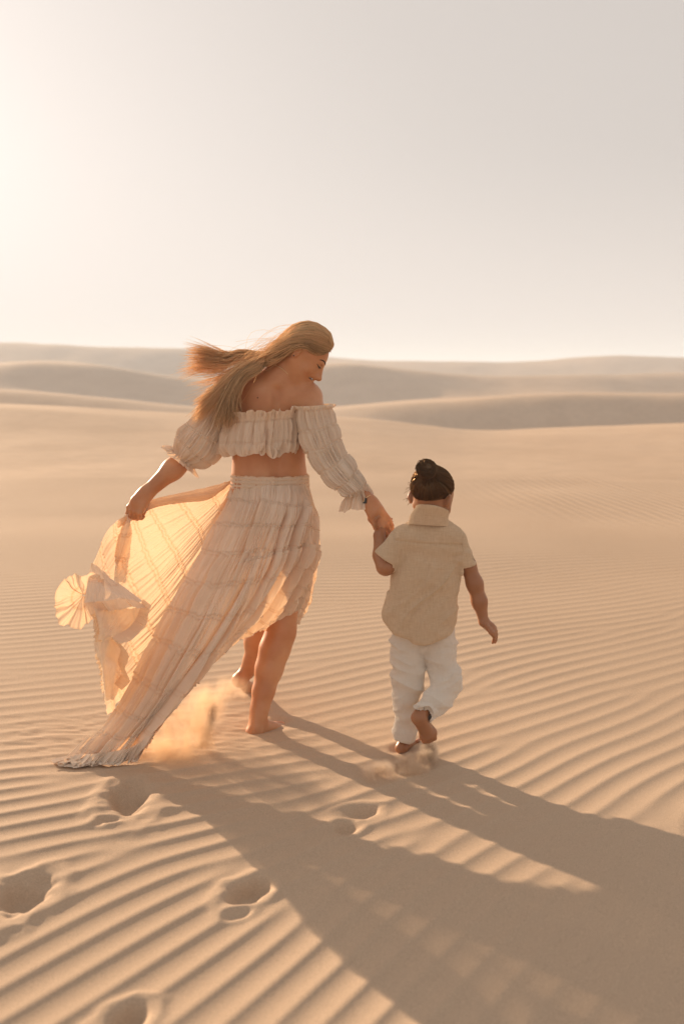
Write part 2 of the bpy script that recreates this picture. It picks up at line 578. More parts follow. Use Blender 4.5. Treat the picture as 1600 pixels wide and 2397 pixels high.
        for _ in range(smooth):
            for lam in (0.55, -0.45):
                S = np.zeros_like(Vp); c = np.zeros(len(Vp))
                for q in range(4):
                    i, j = Fi[:, q], Fi[:, (q + 1) % 4]
                    for z in range(3):
                        S[:, z] += np.bincount(i, Vp[j, z], len(Vp)) + np.bincount(j, Vp[i, z], len(Vp))
                    c += np.bincount(i, minlength=len(Vp)) + np.bincount(j, minlength=len(Vp))
                Vp = Vp + lam * (S / np.maximum(c, 1)[:, None] - Vp)
        if disp is not None:
            Nn = np.zeros_like(Vp)
            fn = np.cross(Vp[Fi[:, 2]] - Vp[Fi[:, 0]], Vp[Fi[:, 3]] - Vp[Fi[:, 1]])
            for q in range(4):
                for z in range(3): Nn[:, z] += np.bincount(Fi[:, q], fn[:, z], len(Vp))
            Nn /= np.linalg.norm(Nn, axis=1)[:, None] + 1e-12
            Vp = Vp + Nn * disp(Vp, Nn)[:, None]
        return mesh_np(name, Vp, Fi)


def vn3(x, y, z, seed):
    """cheap 3-d noise from three planes"""
    return (vnoise(x, y, seed) + vnoise(y + 17.3, z, seed + 1) + vnoise(z + 5.1, x + 9.7, seed + 2)) / 1.7


def hand(S, wrist, knuck, palm_n, flen, fr, curls, thumb, width, k=0.005, spread=0.0, thick=1.0):
    """wrist point, middle knuckle point, normal of the back of the hand; four fingers with three bends each.
    curls: per finger three bend angles (deg) towards the palm; thumb: list of points"""
    w = np.asarray(wrist, float); kn = np.asarray(knuck, float)
    d = (kn - w); L = np.linalg.norm(d); d /= L
    n = np.asarray(palm_n, float); n = n - d * (n @ d); n /= np.linalg.norm(n)
    side = np.cross(d, n)                      # towards the index finger
    offs = np.array([0.40, 0.14, -0.12, -0.37]) * width
    adv = np.array([0.96, 1.0, 0.955, 0.88]) * L
    ln = np.array([0.92, 1.0, 0.93, 0.74]) * flen
    for i in range(4):
        kp = w + d * adv[i] + side * offs[i]
        S.cone(w + side * offs[i] * 0.55, kp, fr * 1.25 * thick, fr * 1.12, k * 2.4)
        ang = 0; p = kp; seg = [0.46, 0.30, 0.24]; rr = [fr, fr * .93, fr * .84, fr * .72]
        fd = d + side * spread * (1.5 - i) * 0.5; fd /= np.linalg.norm(fd)
        for j in range(3):
            ang += R(curls[i][j])
            dd = fd * math.cos(ang) - n * math.sin(ang)
            q = p + dd * ln[i] * seg[j]
            S.cone(p, q, rr[j], rr[j + 1], k)
            p = q
    for j in range(len(thumb) - 1):
        S.cone(thumb[j], thumb[j + 1], fr * (1.35 - .18 * j), fr * (1.2 - .18 * j), k * 1.8)


def person_root(loc, label, cat='person'):
    e = bpy.data.objects.new('person', None)
    COL.objects.link(e); e.location = loc; e.empty_display_size = 0.2
    tag(e, label, cat)
    e.name = 'person'
    return e


# ------------------------------------------------------------------ materials for skin, cloth, hair
def skin_mat(name, col, deep):
    m, nt, out = new_mat(name); L = nt.links.new
    bs = nd(nt, 'ShaderNodeBsdfPrincipled')
    tc = nd(nt, 'ShaderNodeTexCoord')
    n = nd(nt, 'ShaderNodeTexNoise'); n.inputs['Scale'].default_value = 9; n.inputs['Detail'].default_value = 4
    L(tc.outputs['Object'], n.inputs['Vector'])
    cr = nd(nt, 'ShaderNodeValToRGB')
    cr.color_ramp.elements[0].position = .35; cr.color_ramp.elements[0].color = (*deep, 1)
    cr.color_ramp.elements[1].position = .65; cr.color_ramp.elements[1].color = (*col, 1)
    L(n.outputs['Fac'], cr.inputs['Fac']); L(cr.outputs[0], bs.inputs['Base Color'])
    bs.inputs['Roughness'].default_value = 0.44
    bs.inputs['Specular IOR Level'].default_value = 0.5
    bs.inputs['Subsurface Weight'].default_value = 0.30
    bs.inputs['Subsurface Radius'].default_value = (1.0, 0.35, 0.16)
    bs.inputs['Subsurface Scale'].default_value = 0.012
    n2 = nd(nt, 'ShaderNodeTexNoise'); n2.inputs['Scale'].default_value = 260; n2.inputs['Detail'].default_value = 2
    L(tc.outputs['Object'], n2.inputs['Vector'])
    bp = nd(nt, 'ShaderNodeBump'); bp.inputs['Strength'].default_value = .15; bp.inputs['Distance'].default_value = .001
    L(n2.outputs['Fac'], bp.inputs['Height']); L(bp.outputs[0], bs.inputs['Normal'])
    L(bs.outputs[0], out.inputs['Surface'])
    return m


def plain_mat(name, col, rough=0.6, spec=.3, metal=0.0):
    m, nt, out = new_mat(name)
    bs = nd(nt, 'ShaderNodeBsdfPrincipled')
    tc = nd(nt, 'ShaderNodeTexCoord')
    n = nd(nt, 'ShaderNodeTexNoise'); n.inputs['Scale'].default_value = 60
    nt.links.new(tc.outputs['Object'], n.inputs['Vector'])
    mr = nd(nt, 'ShaderNodeMix', data_type='RGBA')
    mr.inputs[6].default_value = (*[c * .85 for c in col], 1); mr.inputs[7].default_value = (*[min(1, c * 1.12) for c in col], 1)
    nt.links.new(n.outputs['Fac'], mr.inputs[0]); nt.links.new(mr.outputs[2], bs.inputs['Base Color'])
    bs.inputs['Roughness'].default_value = rough
    bs.inputs['Specular IOR Level'].default_value = spec
    bs.inputs['Metallic'].default_value = metal
    nt.links.new(bs.outputs[0], out.inputs['Surface'])
    return m


def cloth_mat(name, col, trans_col, trans=0.35, sheer=0.0, weave=None, uvfreq=None, seam_dark=0.25):
    m, nt, out = new_mat(name); L = nt.links.new
    df = nd(nt, 'ShaderNodeBsdfDiffuse'); df.inputs['Roughness'].default_value = .8
    tr = nd(nt, 'ShaderNodeBsdfTranslucent')
    tc = nd(nt, 'ShaderNodeTexCoord')
    mix = nd(nt, 'ShaderNodeMixShader')
    n = nd(nt, 'ShaderNodeTexNoise'); n.inputs['Scale'].default_value = 14; n.inputs['Detail'].default_value = 5
    L(tc.outputs['Object'], n.inputs['Vector'])
    base = nd(nt, 'ShaderNodeMix', data_type='RGBA')
    base.inputs[6].default_value = (*[c * .88 for c in col], 1); base.inputs[7].default_value = (*[min(.95, c * 1.06) for c in col], 1)
    L(n.outputs['Fac'], base.inputs[0])
    sd_ = nd(nt, 'ShaderNodeAttribute', attribute_name='seam')
    sm = nd(nt, 'ShaderNodeMix', data_type='RGBA', blend_type='MULTIPLY'); sm.inputs[7].default_value = (.97, .93, .88, 1)
    L(sd_.outputs['Fac'], sm.inputs[0]); L(base.outputs[2], sm.inputs[6])
    colr = sm.outputs[2]
    hgt = None
    if weave:
        mp = nd(nt, 'ShaderNodeMapping'); mp.inputs['Scale'].default_value = (260, 60, 36)
        n2 = nd(nt, 'ShaderNodeTexNoise'); n2.inputs['Scale'].default_value = 1.0; n2.inputs['Detail'].default_value = 3
        mp3 = nd(nt, 'ShaderNodeMapping'); mp3.inputs['Scale'].default_value = (34, 60, 420)
        n3 = nd(nt, 'ShaderNodeTexNoise'); n3.inputs['Scale'].default_value = 1.0; n3.inputs['Detail'].default_value = 3
        L(tc.outputs['Object'], mp.inputs['Vector']); L(mp.outputs[0], n2.inputs['Vector'])
        L(tc.outputs['Object'], mp3.inputs['Vector']); L(mp3.outputs[0], n3.inputs['Vector'])
        ad = nd(nt, 'ShaderNodeMath', operation='ADD'); L(n2.outputs['Fac'], ad.inputs[0]); L(n3.outputs['Fac'], ad.inputs[1])
        mr = nd(nt, 'ShaderNodeMapRange'); mr.inputs['From Min'].default_value = .7; mr.inputs['From Max'].default_value = 1.3
        L(ad.outputs[0], mr.inputs['Value'])
        wv = nd(nt, 'ShaderNodeMix', data_type='RGBA')
        wv.inputs[6].default_value = (*weave, 1); L(colr, wv.inputs[7]); L(mr.outputs[0], wv.inputs[0])
        colr = wv.outputs[2]; hgt = ad.outputs[0]
    L(colr, df.inputs['Color'])
    tm = nd(nt, 'ShaderNodeMix', data_type='RGBA', blend_type='MULTIPLY'); tm.inputs[7].default_value = (.80, .66, .54, 1)
    tm.inputs[6].default_value = (*trans_col, 1); L(sd_.outputs['Fac'], tm.inputs[0]); L(tm.outputs[2], tr.inputs['Color'])
    mix.inputs[0].default_value = trans
    L(df.outputs[0], mix.inputs[1]); L(tr.outputs[0], mix.inputs[2])
    sh = mix.outputs[0]
    if sheer > 0:
        tp = nd(nt, 'ShaderNodeBsdfTransparent'); tp.inputs['Color'].default_value = (1, .96, .9, 1)
        m2 = nd(nt, 'ShaderNodeMixShader')
        at = nd(nt, 'ShaderNodeAttribute', attribute_name='seam')
        mm = nd(nt, 'ShaderNodeMapRange'); mm.inputs['To Min'].default_value = sheer; mm.inputs['To Max'].default_value = 0.0
        L(at.outputs['Fac'], mm.inputs['Value']); L(mm.outputs[0], m2.inputs[0])
        L(sh, m2.inputs[1]); L(tp.outputs[0], m2.inputs[2]); sh = m2.outputs[0]
    if uvfreq:
        uvn = nd(nt, 'ShaderNodeUVMap', uv_map='uv')
        mp = nd(nt, 'ShaderNodeMapping'); mp.inputs['Scale'].default_value = (uvfreq[0], uvfreq[1], 1)
        n2 = nd(nt, 'ShaderNodeTexNoise'); n2.inputs['Scale'].default_value = 1; n2.inputs['Detail'].default_value = 2.5
        L(uvn.outputs[0], mp.inputs['Vector']); L(mp.outputs[0], n2.inputs['Vector']); hgt = n2.outputs['Fac']
    if hgt is not None:
        bp = nd(nt, 'ShaderNodeBump'); bp.inputs['Strength'].default_value = .55; bp.inputs['Distance'].default_value = .0025 if uvfreq else .0012
        L(hgt, bp.inputs['Height']); L(bp.outputs[0], df.inputs['Normal']); L(bp.outputs[0], tr.inputs['Normal'])
    L(sh, out.inputs['Surface'])
    return m


def hair_mat(name, light, dark, gloss, see=0.0, shine=.12):
    m, nt, out = new_mat(name); L = nt.links.new
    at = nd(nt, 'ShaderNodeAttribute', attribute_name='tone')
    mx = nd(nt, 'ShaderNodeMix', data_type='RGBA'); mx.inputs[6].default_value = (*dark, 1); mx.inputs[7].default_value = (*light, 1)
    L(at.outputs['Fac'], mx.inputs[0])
    df = nd(nt, 'ShaderNodeBsdfDiffuse'); tr = nd(nt, 'ShaderNodeBsdfTranslucent'); gl = nd(nt, 'ShaderNodeBsdfGlossy')
    gl.inputs['Roughness'].default_value = .38; gl.inputs['Color'].default_value = (*gloss, 1)
    for x in (df, tr): L(mx.outputs[2], x.inputs['Color'])
    a = nd(nt, 'ShaderNodeMixShader'); a.inputs[0].default_value = .40
    b = nd(nt, 'ShaderNodeMixShader'); b.inputs[0].default_value = shine
    tp = nd(nt, 'ShaderNodeBsdfTransparent')
    c = nd(nt, 'ShaderNodeMixShader'); c.inputs[0].default_value = see
    L(df.outputs[0], a.inputs[1]); L(tr.outputs[0], a.inputs[2]); L(a.outputs[0], b.inputs[1]); L(gl.outputs[0], b.inputs[2])
    L(b.outputs[0], c.inputs[1]); L(tp.outputs[0], c.inputs[2]); L(c.outputs[0], out.inputs['Surface'])
    return m


SKIN_W = skin_mat('woman_skin', (0.60, 0.30, 0.155), (0.49, 0.205, 0.088))
SKIN_C = skin_mat('child_skin', (0.40, 0.185, 0.09), (0.34, 0.145, 0.065))
CLOTH_W = cloth_mat('pleated_gauze', (0.90, 0.785, 0.655), (0.90, 0.60, 0.34), trans=.24, sheer=.03, uvfreq=(260, 5))
CLOTH_V = cloth_mat('sheer_gauze', (0.88, 0.76, 0.63), (0.90, 0.66, 0.43), trans=.44, sheer=.13, uvfreq=(200, 4))
LINEN = cloth_mat('linen', (0.78, 0.62, 0.45), (0.6, 0.40, 0.24), trans=.10, weave=(0.65, 0.49, 0.33))
COTTON = cloth_mat('white_cotton', (0.84, 0.77, 0.68), (0.7, 0.55, 0.4), trans=.08, weave=(0.78, 0.70, 0.61))
HAIR_W = hair_mat('blonde_hair', (1.0, 0.69, 0.39), (0.22, 0.11, 0.05), (1, .74, .46), .26, .20)
HAIR_C = hair_mat('brown_hair', (0.085, 0.036, 0.014), (0.010, 0.005, 0.003), (.8, .5, .28))
# ------------------------------------------------------------------ the woman
WOMAN = person_root(tuple(G(625, 1715)), 'blonde woman in cream off shoulder top and long blowing skirt, leading the child')
WS = 0.00170      # metres per photo pixel at her distance


def head_frame(O, fw_img, ty=0.0, lean=0.0):
    """origin, forward direction in picture terms (x right, y down), y component of forward"""
    f = np.array((fw_img[0], ty, -fw_img[1]), float); f /= np.linalg.norm(f)
    s = np.array((lean, -1.0, 0.0)); s = s - f * (s @ f); s /= np.linalg.norm(s)      # towards her right side = camera
    u = np.cross(s, f) * 1.0
    if u[2] < 0: u = -u
    return np.asarray(O, float), f, s, u


HW = head_frame(P(699, 827, 3.93), (0.78, 0.62), ty=-0.06)


def hw(a, b, c, H=None):
    O, f, s, u = H or HW
    return O + f * a + s * b + u * c


def build_woman_body():
    S = Sculpt(0.0032)
    flatY = (0, 1, 0)
    # torso
    S.cone(P(632, 1215, 3.97), P(632, 1165, 3.97), .150, .150, .05, flatY, 1.35)
    S.cone(P(630, 1140, 3.97), P(629, 1092, 3.97), .134, .127, .06, flatY, 1.42)
    S.cone(P(629, 1092, 3.97), P(628, 1020, 3.968), .127, .128, .05, flatY, 1.40)
    S.cone(P(628, 1020, 3.968), P(630, 960, 3.965), .128, .126, .05, flatY, 1.45)
    S.cone(P(562, 952, 3.97), P(692, 942, 3.965), .062, .062, .05)
    # shoulder blades, trapezius, shoulders
    S.ell(P(590, 945, 3.922), (.050, .032, .068), k=.025)
    S.ell(P(682, 940, 3.920), (.048, .032, .066), k=.025)
    S.cone(P(632, 925, 3.95), P(655, 880, 3.955), .085, .062, .05, flatY, 1.2)
    S.cone(P(655, 895, 3.955), P(716, 925, 3.945), .045, .048, .045)
    S.cone(P(640, 895, 3.955), P(545, 940, 3.965), .045, .050, .045)
    # neck
    O, f, s, u = HW
    S.cone(P(652, 892, 3.955), hw(-.012, 0, -.012), .058, .052, .035)
    S.cone(P(672, 890, 3.93), hw(.02, 0.02, -.035), .030, .022, .03)
    # spine furrow
    S.cone(P(641, 1120, 3.862), P(644, 985, 3.858), .008, .007, .03, sub=True)
    S.cone(P(644, 985, 3.866), P(648, 915, 3.876), .006, .005, .03, sub=True)
    # head
    A = [f, s, u]
    S.ell(hw(.002, 0, .036), (.088, .071, .077), A, .02)
    S.ell(hw(.045, 0, .040), (.052, .058, .056), A, .03)
    S.cone(hw(.050, 0, .010), hw(.052, 0, -.045), .050, .042, .03)
    for q in (1, -1):
        S.cone(hw(.006, .044 * q, -.030), hw(.066, .014 * q, -.086), .020, .016, .03)
        S.ell(hw(.066, .036 * q, -.022), (.022, .022, .026), A, .02)
        S.ell(hw(.092, .024 * q, .027), (.012, .020, .007), A, .012)
        S.ell(hw(.100, .030 * q, .010), (.010, .013, .010), A, .010, sub=True)
        S.ell(hw(.084, .029 * q, .010), (.014, .016, .0115), A, .005)
        S.ell(hw(.111, .0115 * q, -.031), (.009, .0065, .0075), A, .006)
        S.ell(hw(.114, .0085 * q, -.038), (.006, .003, .004), A, .003, sub=True)
        # ear
        S.ell(hw(-.002, .073 * q, .002), (.015, .010, .029), A, .006)
        S.ell(hw(.003, .083 * q, .002), (.007, .006, .015), A, .005, sub=True)
    S.cone(hw(.100, 0, .018), hw(.120, 0, -.023), .0085, .0095, .010)
    S.ell(hw(.122, 0, -.028), (.0115, .0105, .010), A, .008)
    S.ell(hw(.074, 0, -.090), (.018, .020, .016), A, .02)
    # smiling mouth: the muzzle, lips, parted
    S.ell(hw(.086, 0, -.026), (.022, .024, .026), A, .02)
    S.ell(hw(.077, 0, -.047), (.024, .031, .026), A, .02)
    S.ell(hw(.097, 0, -.0385), (.010, .021, .0045), A, .006)
    S.ell(hw(.090, 0, -.0560), (.011, .020, .006), A, .006)
    S.ell(hw(.088, 0, -.0462), (.021, .032, .0056), A, .003, sub=True)
    # right arm (towards the child)
    a = [P(722, 932, 3.935), P(736, 985, 3.90), P(762, 1068, 3.85), P(800, 1110, 3.80), P(865, 1176, 3.715)]
    S.chain(a, [.054, .044, .036, .034, .0245], .03)
    # left arm
    b = [P(520, 955, 3.965), P(492, 1005, 3.965), P(447, 1062, 3.96), P(405, 1098, 3.94), P(341, 1156, 3.90)]
    S.chain(b, [.054, .044, .039, .039, .0265], .03)
    # left hand gripping the skirt: back of the hand to the camera
    S.cone(P(341, 1156, 3.90), P(326, 1176, 3.893), .028, .036, .02, flatY, 1.5)
    hand(S, P(338, 1160, 3.898), P(313, 1197, 3.885), (-.35, -.85, .35), .068, .0092,
         [(36, 55, 50), (34, 58, 50), (36, 58, 50), (40, 58, 45)],
         [P(343, 1170, 3.915), P(343, 1188, 3.94), P(334, 1202, 3.95), P(322, 1210, 3.94)], .076, .005, thick=1.25)
    # right hand, palm to the child's palm
    S.cone(P(865, 1176, 3.715), P(878, 1196, 3.705), .026, .033, .02, flatY, 1.45)
    hand(S, P(868, 1180, 3.712), P(900, 1232, 3.70), (.35, -.90, .25), .072, .0094,
         [(12, 25, 20), (16, 28, 20), (20, 30, 20), (18, 30, 20)],
         [P(862, 1190, 3.725), P(868, 1215, 3.735), P(880, 1236, 3.74), P(892, 1250, 3.735)], .078, .005, thick=1.25)
    # near (right) leg
    hip = P(668, 1240, 3.98)
    S.chain([hip, P(668, 1370, 3.965), P(657, 1480, 3.925), P(642, 1522, 3.908), P(629, 1568, 3.89), P(616, 1620, 3.862), P(607, 1662, 3.842), P(603, 1688, 3.835)],
            [.092, .074, .054, .0545, .0485, .0375, .029, .028], .04)
    foot_h = P(598, 1710, 3.82); foot_b = P(652, 1700, 3.90)
    S.cone(P(604, 1684, 3.835), foot_h, .030, .031, .02)
    S.ell(P(596, 1713, 3.815), (.034, .030, .024), k=.02)
    S.cone(P(604, 1694, 3.835), P(640, 1702, 3.885), .028, .021, .02)
    S.cone(foot_h + (0, 0, -.004), P(646, 1706, 3.885), .022, .019, .02)
    S.cone(P(632, 1700, 3.91), P(658, 1696, 3.935), .020, .014, .02)
    for i, (tx, ty, tY, r) in enumerate([(676, 1704, 3.905, .0115), (675, 1699, 3.925, .009), (672, 1696, 3.94, .0085), (667, 1693, 3.953, .008), (661, 1691, 3.962, .0075)]):
        bx = P(tx - 24 + i * 1.0, ty + 1, tY - .02)
        S.cone(bx, P(tx - 8, ty - 1, tY - .005), r * 1.15, r * .85, .006)
        S.cone(P(tx - 8, ty - 1, tY - .005), P(tx - 2, ty + 2, tY), r * .85, r * .95, .004)
    S.ell(P(607, 1676, 3.815), (.012, .012, .016), k=.015)      # ankle bone
    S.cone(P(604, 1640, 3.83), P(596, 1700, 3.800), .010, .014, .02)   # tendon
    # far (left) leg, heel lifted
    S.chain([P(600, 1240, 4.02), P(612, 1360, 4.10), P(614, 1455, 4.18), P(603, 1500, 4.20), P(590, 1550, 4.225), P(579, 1572, 4.235)],
            [.092, .074, .055, .054, .036, .030], .03)
    S.cone(P(579, 1570, 4.235), P(562, 1589, 4.215), .030, .030, .02)
    S.ell(P(559, 1593, 4.21), (.027, .028, .026), k=.02)
    S.cone(P(562, 1592, 4.22), P(584, 1612, 4.30), .025, .027, .02)
    S.cone(P(584, 1612, 4.30), P(590, 1616, 4.36), .024, .018, .02)
    for i in range(5):
        S.cone(P(576 + i * 6, 1614, 4.35), P(577 + i * 6.5, 1619, 4.385 - i * .006), .010 - .0006 * i, .008, .006)
    me = S.mesh('body', 1)
    from mathutils.bvhtree import BVHTree
    global W_BVH
    vs = np.empty(len(me.vertices) * 3, np.float32); me.vertices.foreach_get('co', vs)
    W_BVH = BVHTree.FromPolygons([tuple(v) for v in vs.reshape(-1, 3)], [tuple(q.vertices) for q in me.polygons])
    return link('body', me, [SKIN_W], WOMAN)


def on_face(a, c, lift=.0005):
    """point on the camera side of her face at forward a, height c"""
    O, f, s, u = HW
    o = hw(a, .2, c)
    h = W_BVH.ray_cast(Vector(o), Vector(-s))
    return (np.array(h[0]) if h[0] is not None else hw(a, .01, c)) + s * lift


def on_skin(px, py, lift=.0005):
    o = np.array((0, 0, H_CAM)); d = P(px, py, 3.9) - o; d /= np.linalg.norm(d)
    h = W_BVH.ray_cast(Vector(o), Vector(d))
    return (np.array(h[0]) if h[0] is not None else P(px, py, 3.88)) - d * lift


build_woman_body()


# ---- strands
def tubes(name, pts, rad, tone, mat, parent, sides=3):
    """pts (N,K,3), rad (N,K), tone (N,)"""
    pts = np.asarray(pts, np.float32); N, K, _ = pts.shape
    T = np.gradient(pts, axis=1); T /= np.linalg.norm(T, axis=2, keepdims=True) + 1e-9
    ref = np.array((0.13, -0.95, 0.28)); B = np.cross(T, ref); B /= np.linalg.norm(B, axis=2, keepdims=True) + 1e-9
    C = np.cross(T, B)
    ring = []
    for k in range(sides):
        a = 2 * math.pi * k / sides
        ring.append(pts + (B * math.cos(a) + C * math.sin(a)) * rad[..., None])
    V = np.stack(ring, 2).reshape(-1, 3)
    base = (np.arange(N)[:, None, None] * K + np.arange(K - 1)[None, :, None]) * sides
    k = np.arange(sides)[None, None, :]; k2 = (k + 1) % sides
    Q = np.stack(np.broadcast_arrays(base + k, base + k2, base + sides + k2, base + sides + k), -1).reshape(-1, 4)
    tn = np.broadcast_to(np.asarray(tone, np.float32).reshape(N, -1)[:, :, None] if np.ndim(tone) > 1 else np.asarray(tone, np.float32)[:, None, None], (N, K, sides)).reshape(-1)
    me = mesh_np(name, V, Q, attrs={'tone': tn})
    return link(name, me, [mat], parent)


def cr_interp(C, t):
    """Catmull-Rom through C (..., n, 3) along axis -2 at parameters t in 0..1 (m,) -> (..., m, 3)"""
    n = C.shape[-2]; x = np.clip(t * (n - 1), 0, n - 1 - 1e-6); i = x.astype(int); f = (x - i)[..., None]
    g = lambda j: np.take(C, np.clip(j, 0, n - 1), axis=-2)
    p0 = np.where((i - 1 < 0)[..., None], 2 * g(i) - g(i + 1), g(i - 1)); p1 = g(i); p2 = g(i + 1)
    p3 = np.where((i + 2 > n - 1)[..., None], 2 * g(i + 1) - g(i), g(i + 2))
    return 0.5 * ((2 * p1) + (-p0 + p2) * f + (2 * p0 - 5 * p1 + 4 * p2 - p3) * f * f + (-p0 + 3 * p1 - 3 * p2 + p3) * f ** 3)


def PG(rows):
    return np.array([[P(*q) for q in r] for r in rows])


def surf(C, nu, nv):
    """C (flows, points, 3) -> dense (nv along flow, nu across, 3)"""
    a = cr_interp(C, np.linspace(0, 1, nv))                 # flows, nv, 3
    b = cr_interp(np.swapaxes(a, 0, 1), np.linspace(0, 1, nu))   # nv, nu, 3
    return b


def build_woman_hair():
    g = np.random.default_rng(3)
    head = PG([
        [(776, 812, 3.965), (768, 790, 3.995), (735, 775, 4.015), (695, 780, 4.02), (660, 800, 4.005), (628, 826, 3.985)],
        [(778, 806, 3.935), (767, 778, 3.94), (730, 755, 3.945), (690, 762, 3.95), (654, 792, 3.955), (626, 822, 3.955)],
        [(777, 808, 3.92), (765, 785, 3.895), (728, 768, 3.880), (688, 776, 3.89), (652, 802, 3.905), (624, 826, 3.92)],
        [(775, 815, 3.90), (757, 797, 3.870), (722, 787, 3.850), (685, 793, 3.857), (650, 813, 3.88), (622, 832, 3.90)],
        [(769, 822, 3.880), (746, 816, 3.858), (715, 805, 3.838), (682, 809, 3.845), (650, 825, 3.872), (620, 840, 3.895)],
        [(752, 828, 3.872), (735, 829, 3.865), (712, 814, 3.838), (688, 818, 3.842), (657, 840, 3.868), (624, 857, 3.875)],
    ])
    K1 = 12
    N = 3300
    a = g.random(N) ** 1.12
    dense = cr_interp(np.swapaxes(head, 0, 1), a)            # points, N, 3
    st = np.swapaxes(dense, 0, 1)                            # N,6,3
    clump = np.round(a * 46) / 46
    st = st + 0 * clump[:, None, None]
    st += g.normal(0, .0022, (N, 1, 3)) + g.normal(0, .0016, (N, 6, 3))
    # swing between neighbouring locks
    ph = vnoise(a * 30, a * 0 + 1.5, 41)
    st[:, 1:5, 2] += (ph * .004)[:, None]
    tails = {
        'blown': PG([[(600, 832, 3.97), (560, 838, 3.99), (515, 843, 4.0), (470, 832, 4.0), (438, 832, 4.0)],
                     [(590, 826, 3.97), (555, 830, 3.98), (515, 850, 4.0), (470, 848, 4.0), (440, 852, 4.0)]]),
        'hang': PG([[(608, 864, 3.86), (572, 885, 3.855), (552, 920, 3.845), (546, 955, 3.84), (552, 985, 3.835)],
                    [(596, 856, 3.88), (560, 880, 3.865), (532, 915, 3.85), (514, 950, 3.845), (500, 982, 3.84)]]),
        'side': PG([[(596, 850, 3.89), (556, 878, 3.88), (522, 912, 3.875), (494, 944, 3.87), (470, 968, 3.87)],
                    [(592, 846, 3.90), (550, 868, 3.90), (516, 900, 3.89), (486, 930, 3.89), (458, 952, 3.89)]]),
        'wisp': PG([[(585, 848, 3.93), (545, 862, 3.95), (510, 872, 3.96), (475, 878, 3.97), (448, 884, 3.97)],
                    [(585, 850, 3.92), (550, 872, 3.93), (515, 890, 3.94), (480, 900, 3.95), (452, 898, 3.95)]]),
    }
    kind = g.random(N)
    fam = np.where(a < .5, np.where(kind < .34, 0, np.where(kind < .74, 2, np.where(kind < .97, 1, 3))), np.where(kind < .08, 0, np.where(kind < .40, 2, np.where(kind < .985, 1, 3))))
    T = [tails['blown'], tails['hang'], tails['side'], tails['wisp']]
    w = g.random(N)
    tail = np.zeros((N, 5, 3))
    spread = [np.array([.006, .012, .018, .026, .036]), np.array([.008, .012, .014, .016, .020]), np.array([.007, .010, .013, .017, .022]), np.array([.008, .014, .02, .03, .035])]
    lockid = g.integers(0, 26, N)
    lockoff = g.normal(0, 1, (26, 3))
    for k in range(4):
        sel = fam == k
        c = T[k]
        ww = w[sel][:, None, None]
        t = c[0][None] * (1 - ww) + c[1][None] * ww
        off = lockoff[lockid[sel]][:, None, :] * spread[k][None, :, None] * np.array([.7, .6, .9])
        t = t + off + g.normal(0, 1, (sel.sum(), 1, 3)) * spread[k][None, :, None] * .26
        tail[sel] = t
    ln = (0.66 + .42 * g.random(N) ** .7)[:, None, None]
    tail[:, 2:] = tail[:, 1:2] + (tail[:, 2:] - tail[:, 1:2]) * ln
    full = np.concatenate([st, tail], 1)
    K = 24
    pts = cr_interp(full, np.linspace(0, 1, K))
    rad = np.full((N, K), .00092) * (0.8 + .5 * g.random(N))[:, None]
    rad[:, -6:] *= np.linspace(1, .30, 6)
    rad[:, 0] *= .4
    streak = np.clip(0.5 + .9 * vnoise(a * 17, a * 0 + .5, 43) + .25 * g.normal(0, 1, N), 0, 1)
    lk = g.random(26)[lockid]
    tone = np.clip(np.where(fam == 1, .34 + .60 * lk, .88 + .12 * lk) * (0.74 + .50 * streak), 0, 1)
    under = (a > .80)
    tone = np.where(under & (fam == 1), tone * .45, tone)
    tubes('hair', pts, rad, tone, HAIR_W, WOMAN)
    hair = COL.objects[-1]
    # flyaway strands
    M = 150
    base = pts[g.integers(0, N, M)]
    s0 = g.integers(4, 14, M)
    fl = []
    for i in range(M):
        p = base[i, s0[i]]; q = base[i, min(K - 1, s0[i] + 8)]
        d = q - p; out = g.normal(0, 1, 3) * .020 + np.array([-.012, 0, .018])
        t = np.linspace(0, 1, 10)[:, None]
        fl.append(p + d * t + out * np.sin(t * math.pi * (.5 + .5 * g.random())) + g.normal(0, .0006, (10, 3)))
    tubes('flyaway_hair', np.array(fl), np.full((M, 10), .00055), .8 + .2 * g.random(M), HAIR_W, WOMAN)
    tag(COL.objects[-1], kind='stuff')
    # scalp mass under the strands
    S = Sculpt(.004)
    O, f, s, u = HW; A = [f, s, u]
    S.ell(hw(.002, 0, .038), (.083, .068, .073), A, .02)
    S.cone(P(674, 818, 3.945), P(640, 840, 3.93), .030, .012, .03)
    S.cone(P(628, 838, 3.94), P(590, 858, 3.92), .016, .010, .02)
    S.cut(hw(.052, 0, .03), f * .72 - u * .70, box=(hw(0, 0, 0) - .2, hw(0, 0, 0) + .2))
    S.cut(hw(-.01, 0, .012), -u + f * .25, box=(hw(.0, 0, 0) + np.array((-.052, -.15, -.15)), hw(0, 0, 0) + .2))
    me = S.mesh('hair_roots', 1)
    at = me.attributes.new('tone', 'FLOAT', 'POINT'); at.data.foreach_set('value', np.full(len(me.vertices), .85, np.float32))
    link('hair_roots', me, [HAIR_W], WOMAN)


build_woman_hair()


def small_sculpt(name, ops, mat, parent, h=.0015):
    S = Sculpt(h)
    for o in ops:
        if o[0] == 'c': S.cone(*o[1:])
        else: S.ell(*o[1:])
    return link(name, S.mesh(name, 0), [mat], parent)


